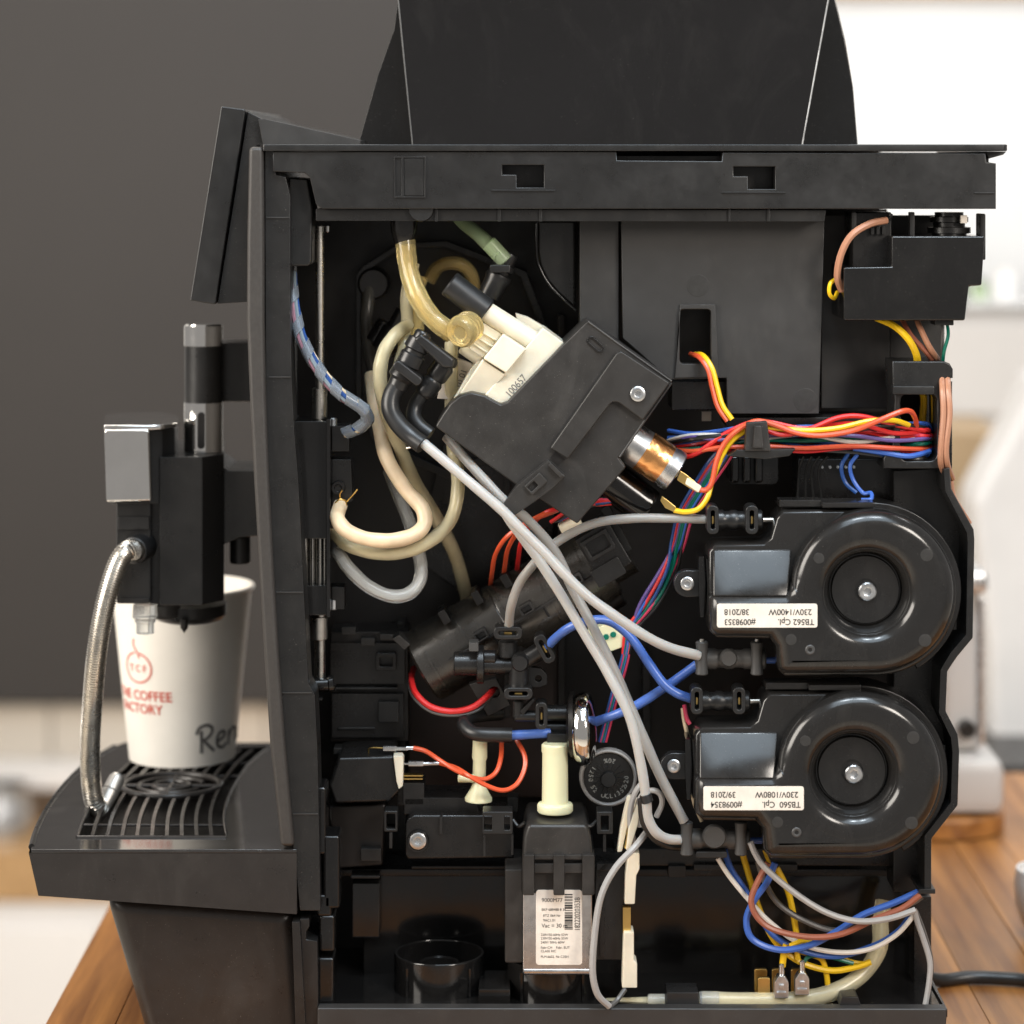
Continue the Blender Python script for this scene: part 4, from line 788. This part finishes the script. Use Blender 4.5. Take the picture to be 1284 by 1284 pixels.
# ---------------------------------------------------------------- hoses
def hose(pts, r, m, d=0.0, n=16, parent=None, name='hose', sub=8):
    if m in ('sil', 'sil2', 'clear', 'green'): return P(name, g_hollow(path(pts, d, sub), r*S*K(pts[0][2] if len(pts[0]) > 2 else d), n), m, parent)
    C_ = path(pts, d, sub); return P(name, g_sweep(C_, wob(len(C_), r*S*K(pts[0][2] if len(pts[0]) > 2 else d), pts[0][0]), n), m, parent)
P('hose_socket', g_L((506, 262), (507, 306), 20, [(0, 0), (0, 17), (26, 17), (38, 14), (44, 12), (44, 0)]), 'gloss')
big = hose([(508, 300, 20), (510, 322, 18), (514, 345, 14), (523, 370, 8), (538, 394, 4), (554, 409, 2), (568, 418, 2)], 12.6, 'sil', n=20)
kn = P('hose_elbow', g_lathe(W(580, 415, -8), Vector((-0.5, -1, -0.3)), [(t*S, r*S) for t, r in ((-22, 0), (-22, 17), (-20, 20), (-16, 20), (-15, 18.5), (-12, 20), (-8, 20), (-7, 18.5), (-4, 20.5), (0, 21), (6, 20), (10, 17), (10.5, 11), (8, 8), (8, 0))], 40), 'sil')
hose([(518, 330, 50), (510, 372, 46), (511, 408, 36), (507, 436, 26), (500, 462, 24), (496, 490, 30)], 8.2, 'sil2')
hose([(528, 350, 60), (520, 380, 50), (524, 412, 34), (514, 440, 22), (504, 458, 18)], 8.2, 'sil')
hose([(512, 408, 34), (498, 418, 24), (484, 436, 18), (477, 460, 16), (478, 488, 18), (486, 520, 26), (498, 552, 36), (518, 600, 50), (546, 648, 60), (570, 694, 76), (583, 740, 96), (594, 785, 110)], 9, 'sil2')
hose([(466, 470, 70), (470, 505, 56), (476, 535, 44), (485, 574, 34), (508, 613, 26), (529, 637, 20), (532, 657, 16), (518, 671, 12), (489, 678, 8), (457, 675, 8), (433, 664, 12), (423, 649, 18), (427, 633, 28)], 9.2, 'cream', name='cream_hose')
P('hose_spring', [g_tube([(421, 630, 16), (426, 626, 12), (433, 628, 14), (435, 633, 20)], 1.2, 0), g_tube([(427, 627, 14), (426, 620, 12), (429, 615, 10)], 1.1, 0), g_tube([(434, 630, 16), (442, 621, 12), (448, 614, 10)], 1.1, 0)], 'brass')
hose([(566, 430, 30), (566, 470, 22), (566, 505, 30), (568, 560, 44), (573, 586, 38), (574, 616, 30), (567, 648, 24), (549, 671, 20), (520, 688, 18), (490, 694, 18), (459, 691, 20), (434, 682, 26), (420, 668, 36)], 8.6, 'sil2')
hose([(420, 690, 40), (426, 696, 30), (437, 712, 24), (460, 734, 22), (488, 747, 22), (511, 745, 24), (526, 729, 28), (527, 703, 34), (515, 660, 50), (500, 622, 60), (488, 590, 70)], 8.4, 'clear')
hose([(464, 352, 118), (461, 380, 112), (459, 405, 110), (463, 440, 112), (470, 470, 116)], 8, 'smoke')
hose([(538, 352, 90), (548, 336, 88), (564, 330, 86), (582, 334, 88), (593, 350, 92), (592, 372, 100)], 8.5, 'sil')
hose([(566, 262, 56), (580, 278, 50), (603, 297, 40), (627, 322, 28)], 9, 'green'); P('hose_cuff', g_cyl((612, 304), (634, 328), 10.5, 30), 'green')
P('elbow_fitting', [g_L((640, 318), (612, 372), 34, [(0, 0), (0, 10), (4, 11), (14, 11), (15, 15), (22, 15), (23, 12), (28, 12), (29, 16), (34, 17), (40, 15), (60, 14), (60, 0)]), g_box(614, 332, 640, 342, 22, 34, 2)], 'fit')
P('hidden_fitting', [g_L((480, 440), (514, 380), 84, [(0, 0), (0, 16), (30, 16), (32, 12), (56, 12), (60, 0)]), g_cyl((470, 430), (486, 404), 13, 90)], 'dark')
tf = P('twin_fitting', [g_L((532, 416), (497, 488), 0, [(0, 0), (0, 9), (3, 11), (10, 11), (11, 15), (24, 16), (26, 13.5), (30, 13.5), (32, 16), (46, 16), (48, 13), (56, 17), (64, 18), (68, 14), (78, 13), (78, 0)]),
                        g_L((566, 446), (528, 498), 8, [(0, 0), (0, 10), (4, 13), (10, 13), (12, 11), (16, 14), (32, 14), (36, 11.5), (40, 14), (56, 14), (62, 10), (62, 0)])], 'fit')
P('fitting_bridge', g_prism([(518, 426), (528, 418), (570, 450), (568, 462), (556, 462)], -8, 6, 4, 3), 'fit', tf)
P('fitting_flange', g_cut([rr(511, 468, 42, 12, 5, 38)], -14, 8, 2, 2), 'fit', tf)
P('elbow', g_tube([(500, 480, 0), (491, 496, -2), (490, 514, -4), (500, 532, -6), (514, 546, -8), (530, 558, -12)], 11.5, 0, 16), 'rubber', tf)
P('elbow', g_tube([(530, 494, 8), (521, 508, 8), (519, 522, 6), (526, 534, 4), (540, 545, 2)], 9.5, 0, 16), 'rubber', tf)
P('spring_clip', g_tube([(510, 562, 2), (518, 560, 0), (524, 556, 0), (522, 552, 4)], 1.3, 0), 'steel', tf)
def tube(pts, m='ptfe', r=6.3, d=0.0): return hose(pts, r, m, d, 14, name='tube')
tube([(522, 548, -10), (560, 580, -18), (600, 614, -24), (630, 640, -27), (652, 662, -29), (684, 694, -30), (711, 723, -30), (740, 750, -30), (775, 775, -28), (812, 799, -24), (842, 813, -18), (876, 822, -8)])
tube([(560, 548, 10), (585, 577, -4), (612, 607, -16), (636, 632, -20), (662, 652, -14), (696, 692, -4), (719, 740, -2), (744, 787, -4), (769, 838, -6), (786, 876, -8), (804, 918, -10), (829, 975, -10), (858, 1030, -8)], 'ptfegrey')
tube([(630, 638, -20), (646, 662, -18), (672, 697, -14), (700, 740, -14), (730, 790, -16), (760, 840, -18), (789, 898, -20), (803, 955, -20), (810, 1000, -18), (813, 1026, -16), (823, 1044, -14), (838, 1052, -10), (856, 1053, -4)])
P('tube_band', g_cyl((809, 996), (812, 1006), 7.6, -18, 0.6), 'rubber')
P('tube_guard', g_tube([(804, 1002, -8), (807, 1030, -6), (820, 1050, -4), (836, 1060, 0), (854, 1062, 4)], 5, 0), 'rubber')
tube([(638, 786, 18), (641, 760, 6), (651, 732, 0), (667, 710, -4), (688, 688, 2), (714, 670, 6), (750, 655, 6), (795, 650, 6), (840, 650, 6), (888, 651, 4)], 'ptfegrey', 5.8)
hose([(687, 810, 16), (700, 797, 8), (716, 786, 2), (736, 779, 0), (756, 777, 2), (774, 784, 4), (794, 803, 4), (813, 831, 4), (832, 857, 2), (850, 870, 2), (870, 877, 4)], 5.8, 'bluet', name='blue_tube')
hose([(744, 906, 24), (772, 896, 14), (799, 884, 12), (838, 859, 12), (874, 833, 10)], 5.8, 'bluet', name='blue_tube')
hose([(636, 922, 28), (660, 921, 28), (690, 919, 30)], 6, 'bluet', name='blue_tube')
hose([(628, 894, 60), (606, 896, 54), (590, 899, 46), (582, 907, 38), (588, 916, 32), (602, 921, 28), (642, 922, 28)], 9, 'rubber', name='rubber_hose')
# small loop wires, cream blade connectors
wire([(796, 1062, 4), (790, 1030, 2), (793, 1004, 0), (800, 988, 0), (808, 982, 4), (812, 990, 8)], 3.6, 'w_grey')
wire([(802, 1036, 6), (800, 1010, 2), (806, 996, -2), (818, 991, -4), (828, 996, -4), (830, 1008, -2), (823, 1024, 0)], 3.6, 'w_grey')
wire([(812, 1042, 2), (796, 1062, -8), (772, 1088, -12), (755, 1120, -14), (747, 1160, -14), (743, 1215, -14), (749, 1246, -12), (764, 1262, -8)], 4.2, 'w_grey')
wire([(764, 1263, -6), (774, 1254, 0), (784, 1240, 4)], 3.2, 'w_dgrey')
P('blade_connector', g_prism([(787, 1003), (792, 1001), (788, 1030), (780, 1068), (774, 1069), (778, 1040)], 6, 18, 1.2), 'nylon'); P('blade_connector', g_prism([(798, 1006), (803, 1006), (800, 1034), (790, 1066), (785, 1066), (788, 1040)], 0, 14, 1.2), 'nylon')
P('crimp', g_L((792, 1026), (786, 1066), 4, [(0, 0), (0, 3), (8, 4), (12, 3), (20, 4), (24, 3), (38, 4), (38, 0)], 12), 'brass')
P('blade_connector', g_prism([(788, 1069), (802, 1070), (802, 1090), (798, 1098), (796, 1134), (783, 1134), (784, 1098)], 2, 18, 1.5), 'nylon'); P('blade', g_box(781, 1138, 791, 1170, 6, 12, 0.6), 'brass')
P('blade_connector', g_prism([(782, 1169), (795, 1169), (795, 1204), (799, 1208), (799, 1239), (780, 1239), (781, 1200)], 2, 18, 1.5), 'nylon')
# lower right wires
LW = [
 ('grey', 4.0, -8, [(941, 1056), (948, 1072), (961, 1090), (997, 1120), (1036, 1144), (1075, 1155), (1114, 1152), (1148, 1141)]),
 ('brown', 3.9, -2, [(963, 1082), (948, 1110), (942, 1132), (952, 1153), (974, 1167), (1016, 1175), (1056, 1171), (1098, 1152), (1131, 1139), (1154, 1122)]),
 ('blue', 4.2, 4, [(972, 1082), (962, 1106), (945, 1130), (936, 1154), (944, 1178), (977, 1191), (1016, 1185), (1049, 1168), (1082, 1147), (1121, 1132), (1152, 1118)]),
 ('blue', 4.0, 12, [(908, 1066), (917, 1090), (934, 1116), (955, 1154), (974, 1176), (1003, 1191), (1049, 1199), (1098, 1185), (1127, 1167), (1142, 1148)]),
 ('white', 3.2, 8, [(900, 1076), (914, 1098), (936, 1125), (964, 1155), (1003, 1183), (1049, 1194), (1091, 1190), (1124, 1172), (1146, 1148)]),
 ('yellow', 4.0, 16, [(931, 1070), (942, 1108), (956, 1150), (974, 1183), (1003, 1206), (1042, 1217), (1075, 1212), (1092, 1206)]),
 ('yellow', 3.9, 14, [(974, 1088), (984, 1108), (991, 1128), (998, 1167), (1000, 1203)]),
 ('yellow', 4.2, 10, [(986, 1184), (983, 1196), (981, 1212)]), ('yellow', 3.6, 18, [(1000, 1192), (1020, 1198), (1031, 1204), (1036, 1220), (1038, 1236)]),
 ('yellow', 3.0, 6, [(990, 1186), (1006, 1180), (1018, 1182)]), ('green', 2.6, 14, [(1008, 1206), (1016, 1199), (1040, 1200), (1070, 1208)]), ('yellow', 2.4, 20, [(1045, 1196), (1070, 1206), (1092, 1208)]),
 ('dgrey', 3.8, 6, [(950, 1080), (960, 1108), (977, 1134), (1010, 1155), (1049, 1167), (1090, 1156), (1140, 1134), (1156, 1124)]),
 ('grey', 3.6, 6, [(1146, 1140), (1151, 1158), (1158, 1178), (1166, 1206), (1165, 1232), (1160, 1262)]), ('dgrey', 3.2, 14, [(1148, 1142), (1157, 1165), (1166, 1196), (1168, 1220)]),
 ('beige', 2.4, 6, [(868, 996), (872, 1012), (880, 1030)]), ('yellow', 2.2, 12, [(958, 1066), (962, 1076), (966, 1086)]), ('beige', 2.6, 16, [(856, 888), (858, 904), (863, 925)]), ('pink', 2.6, 14, [(858, 884), (861, 900), (865, 908)])]
for cn, r, d_, pts in LW: wire(pts, r, 'w_'+cn, d_)
hose([(1108, 1130, 50), (1104, 1158, 44), (1103, 1186, 36), (1086, 1216, 26), (1054, 1240, 18), (1012, 1252, 14), (952, 1255, 12), (880, 1254, 14)], 10.5, 'sil2'); hose([(868, 1253, 16), (820, 1256, 18), (760, 1258, 22)], 6.5, 'sil2')
P('hose_clamp', [g_box(836, 1244, 876, 1262, 2, 22, 2), g_cyl((834, 1253), (846, 1253), 8, 10)], 'fit'); P('hose_cuff', g_cyl((812, 1254), (838, 1254), 7.6, 14), 'clear'); P('hose_cuff', g_cyl((876, 1254), (902, 1254), 10.8, 13), 'clear')
for x_, y_ in ((980, 1208), (1006, 1204)): P('spade_terminal', [g_cyl((x_, y_), (x_, y_+22), 3.4, 8), g_prism([(x_-4, y_+16), (x_+4, y_+16), (x_+9, y_+24), (x_+9, y_+44), (x_-9, y_+44), (x_-9, y_+24)], 4, 12, 1.5), g_box(x_-3, y_+27, x_+3, y_+33, 2.5, 5, 0.6), g_box(x_-6, y_+36, x_+6, y_+40, 2.5, 5, 0.6)], 'zinc')
for x_ in (954, 976, 1000): P('brass_tab', [g_cut([rr(x_, 1230, 16, 30, 3)], 24, 27, 0.5), g_cut([rr(x_+4, 1237, 15, 22, 3)], 12, 15, 0.5)], 'brass')
pc = [Vector((W(a, 0, b).x, b/1000, ZT+0.0046+h)) for a, b, h in ((1120, 120, 0.02), (1150, 140, 0.008), (1180, 152, 0), (1215, 158, 0), (1255, 156, 0), (1300, 148, 0), (1380, 120, 0))]
P('power_cord', g_sweep(crom(pc, 8), 0.0045, 14), 'w_black', label='black power cord leaving the rear of the machine')

# ---------------------------------------------------------------- dispenser head
P('bracket_arm', g_prism([(262, 574), (286, 590), (322, 590), (326, 672), (300, 674), (266, 690)], 130, 190, 1.5), 'body')
P('upper_arm', g_box(274, 430, 322, 504, 150, 185, 1.5), 'body')
P('arm_pin', g_cyl((301, 672), (301, 706), 13, 150), 'body')
hd = P('dispenser_head', g_v([(200, 108), (254, 108), (281, 128), (281, 215), (222, 215), (200, 180)], 573, 759, 1.5, dref=108), 'body')
P('head_front', g_v([(146, 112), (189, 112), (189, 200), (160, 190)], 628, 757, 2, dref=112), 'body', hd)
P('head_gap', g_v([(186, 118), (202, 118), (202, 190), (186, 190)], 560, 757, 0.5, dref=118), 'dark', hd)
P('front_step', g_box(148, 648, 187, 664, 109, 114, 1), 'body', hd); P('front_step', g_box(150, 750, 187, 757, 109.5, 114, 1), 'body', hd)
lidp = [(130, 100), (186, 100), (206, 104), (222, 118), (226, 140), (220, 175), (205, 192), (150, 192), (131, 170)]
P('head_core', g_v([(140, 108), (184, 108), (204, 111), (219, 122), (223, 140), (216, 172), (200, 186), (150, 186)], 540, 632, 1.5, dref=108), 'body', hd)
P('chrome_lid', g_v(lidp, 533, 539.5, 2, 3, dref=100), 'chrome', hd)
P('chrome_face', g_prism([(130, 539), (187, 539), (190, 629), (133, 630)], 97, 104, 3.5, 3), 'chrome', hd)
P('spout_ring', g_L((238, 756), (238, 780), 160, [(0, 0), (0, 46), (14, 46), (20, 40), (23, 30), (23, 0)], 40), 'body', hd)
P('spout_rim', g_L((204, 756), (204, 776), 140, [(0, 0), (0, 22), (14, 22), (18, 18), (18, 0)]), 'fitgrey', hd)
P('clear_knob', [g_L((182, 758), (182, 796), 122, [(0, 0), (0, 15), (16, 16), (18, 13), (22, 13), (23, 11), (36, 11), (36, 0)], 20)], 'clear', hd)
P('drip_tip', g_L((231, 776), (231, 795), 130, [(0, 0), (0, 5), (11, 5), (18, 0)]), 'dark', hd)
tch = P('lever_post', g_L((255, 430), (255, 508), 140, [(0, 0), (0, 23.5), (78, 23.5), (78, 0)], 40), 'body', hd)
P('lever_cap', g_L((255, 406), (255, 434), 140, [(0, 0), (0, 22), (2, 24.4), (27, 24.4), (28, 23)], 40), 'chrome', hd)
P('lever_sleeve', g_L((255, 504), (255, 566), 140, [(0, 23), (0, 24.4), (62, 24.4)], 40), 'chrome', hd)
P('sleeve_slit', g_cut([rr(252, 540, 9, 46, 4)], 125.8, 130, 0.4), 'wallin', hd)
P('hose_port', g_lathe(W(169, 690, 104), (0.25, 1, 0.05), [(t*S, r*S) for t, r in ((-4, 12), (-6, 15), (-4, 18), (6, 19), (30, 19))], 32), 'rubber', hd)
P('port_collar', g_lathe(W(165, 690, 98), (0.5, 1, -0.1), [(t*S, r*S) for t, r in ((-12, 0), (-12, 12), (-6, 14), (0, 14.5), (12, 14.5), (12, 0))], 28), 'steel', hd)
C = path([(167, 690, 98), (158, 692, 88), (148, 706, 84), (138, 735, 80), (129, 772, 78), (121, 822, 78), (116, 880, 84), (113, 930, 94), (114, 975, 104), (118, 1003, 106), (126, 1016, 112)], 0, 50)
Ls = [0.0]
for a_, b_ in zip(C, C[1:]): Ls.append(Ls[-1]+(b_-a_).length)
kk = K(85)*S
# resample evenly for the corrugation
n_r = 118; per = 5; Cr = []; j = 0
for i in range(n_r*per+1):
    s_ = Ls[-1]*i/(n_r*per)
    while j < len(Ls)-2 and Ls[j+1] < s_: j += 1
    Cr.append(C[j].lerp(C[j+1], (s_-Ls[j])/max(Ls[j+1]-Ls[j], 1e-9)))
P('steel_hose', g_sweep(Cr, [kk*(12.2+(0.7 if i % per in (1, 2, 3) else -0.9)) for i in range(len(Cr))], 20), 'steel')
P('hose_tip', g_lathe(W(128, 1013, 112), W(148, 974, 124)-W(128, 1013, 112), [(t*kk, r*kk) for t, r in ((-4, 0), (-4, 7), (0, 10), (24, 11), (25, 10), (26, 11), (42, 10.5), (47, 8), (48, 4), (48, 0))], 28), 'nozzle')

# ---------------------------------------------------------------- drip tray
zt = W(0, 1066, -6).z
def onz(px, py, z=None):
    z = zt if z is None else z
    k = z/((HOR-py)*S); return Vector(((px-642)*S*k, (k-1)*DIST, z))
Lc = [onz(36, 1066), onz(43, 1042), onz(57, 1014), onz(80, 983), onz(108, 957), onz(150, 931)]
yB = 0.305
left = crom(Lc, 5); left = [p for p in left if p.y < yB-0.004]+[Vector((left[-1].x+0.002, yB, zt))]
xr = W(372, 0, -6).x
plan = [(p.x, p.y) for p in left]+[(xr+0.01, yB), (xr, -0.006)]
zb1 = zt-0.0285; zb2 = zt-0.0400
def zbot(x): return zb1+(zb2-zb1)*(x-plan[0][0])/(xr-plan[0][0])
hole = [onz(97, 1051), onz(106, 1026), onz(121, 1000), onz(139, 980), onz(158, 962), onz(180, 942)], [onz(337, 938), onz(313, 958), onz(294, 985), onz(284, 1008), onz(281, 1028), onz(284, 1051)]
hl_l = [(p.x, p.y) for p in crom(hole[0], 4)]; hl_r = [(p.x, p.y) for p in crom(hole[1], 4)]
hl = hl_l+hl_r
nO, nH = len(plan), len(hl); zb0 = zt-0.021
v = [Vector((x, y, zt-0.0019)) for x, y in plan]+[Vector((x+0.006*(1 if i < len(left) else 0), y, zbot(x))) for i, (x, y) in enumerate(plan)]
v += [Vector((x, y, zt-0.0019)) for x, y in hl]+[Vector((x, y, zb0)) for x, y in hl]
f = [(i, (i+1) % nO, nO+(i+1) % nO, nO+i) for i in range(nO)]+[tuple(range(nO, 2*nO))]
o_ = 2*nO
tr = P('drip_tray', (v[:o_], f), 'tray')
P('basin', (v[o_:], [(i, (i+1) % nH, nH+(i+1) % nH, nH+i) for i in range(nH)]+[tuple(range(nH, 2*nH))]), 'wallin', tr)
P('tray_lip', g_sweep([Vector((p.x+0.0012, p.y, zt-0.0004)) for p in left[1:-1]], 0.0021, 8), 'dark', tr)
P('tray_top', g_flat([[(x+(0.0015 if i < len(left) else 0), y) for i, (x, y) in enumerate(plan)], hl], zt-0.0018, zt+0.0004, 0.0004), 'traytop', tr)
P('hole_rim', g_sweep([Vector((x, y, zt+0.0006)) for x, y in hl+[hl[0]]], 0.0011, 8), 'tray', tr)
gr = P('drip_grate', g_sweep([Vector((onz(215, 987).x+0.0335*math.cos(a*PI/24), onz(215, 987).y+0.0335*math.sin(a*PI/24), zt+0.0012)) for a in range(49)], 0.0024, 10), 'tray')
gcx, gcy = onz(215, 987).x, onz(215, 987).y
for r_, a0, a1 in ((0.0225, 20, 330), (0.0125, 200, 520)):
    P('ring_bar', g_sweep([Vector((gcx+r_*math.cos(math.radians(a0+(a1-a0)*i/30)), gcy+r_*math.sin(math.radians(a0+(a1-a0)*i/30)), zt+0.0010)) for i in range(31)], 0.0017, 8), 'tray', gr)
P('ring_bar', g_sweep([Vector((gcx-0.0325, gcy, zt+0.0008)), Vector((gcx, gcy+0.001, zt+0.0008)), Vector((gcx+0.0325, gcy, zt+0.0008))], 0.0014, 8), 'tray', gr); P('ring_bar', g_sweep([Vector((gcx, gcy-0.0325, zt+0.0007)), Vector((gcx, gcy, zt+0.0007)), Vector((gcx, gcy+0.0325, zt+0.0007))], 0.0014, 8), 'tray', gr)
def lerp_edge(E, y):
    for (xa, ya), (xb, yb) in zip(E, E[1:]):
        if min(ya, yb) <= y <= max(ya, yb): return xa+(xb-xa)*(y-ya)/(yb-ya)
    return E[0][0] if abs(y-E[0][1]) < abs(y-E[-1][1]) else E[-1][0]
LE = hl_l; RE = hl_r[::-1]
y0_, y1_ = hl[0][1]+0.001, min(hl_l[-1][1], hl_r[0][1])-0.001
def bar_x(u, y): return lerp_edge(LE, y)*(1-u)+lerp_edge(RE, y)*u
for i in range(1, 10):
    u = i/10.0; runs = [[]]
    for j in range(41):
        y = y0_+(y1_-y0_)*j/40; x = bar_x(u, y)
        if (x-gcx)**2+(y-gcy)**2 < 0.0338**2:
            if runs[-1]: runs.append([])
            continue
        runs[-1].append(Vector((x, y, zt+0.0008)))
    for rn in runs:
        if len(rn) > 3:
            a = [p+Vector((-0.0007, 0, -0.002)) for p in rn]; v = []; f = []
            for j, p in enumerate(rn):
                for sx, sz in ((-1, 0.0008), (1, 0.0008), (1, -0.0018), (-1, -0.0018)): v.append(p+Vector((sx*0.0012, 0, sz)))
                if j: f += [(4*j-4+m_, 4*j-4+(m_+1) % 4, 4*j+(m_+1) % 4, 4*j+m_) for m_ in range(4)]
            f += [(3, 2, 1, 0), tuple(range(len(v)-4, len(v)))]
            P('grate_bar', (v, f), 'tray', gr)
for y in (0.022, 0.06, 0.2, 0.24):
    xa, xb = lerp_edge(LE, y), lerp_edge(RE, y)
    P('cross_bar', g_sweep([Vector((xa, y, zt-0.0006)), Vector(((xa+xb)/2, y, zt-0.0006)), Vector((xb, y, zt-0.0006))], 0.0009, 8), 'tray', gr)
# lower body below the tray
P('lower_body', g_solid([W(x, y, 12) for x, y in ((129, 1122), (372, 1138), (388, 1329), (190, 1329))], [W(x, y, 12)+Vector((0, 0.27, 0)) for x, y in ((129, 1122), (372, 1138), (388, 1329), (190, 1329))], 0.011, 5), 'tray')
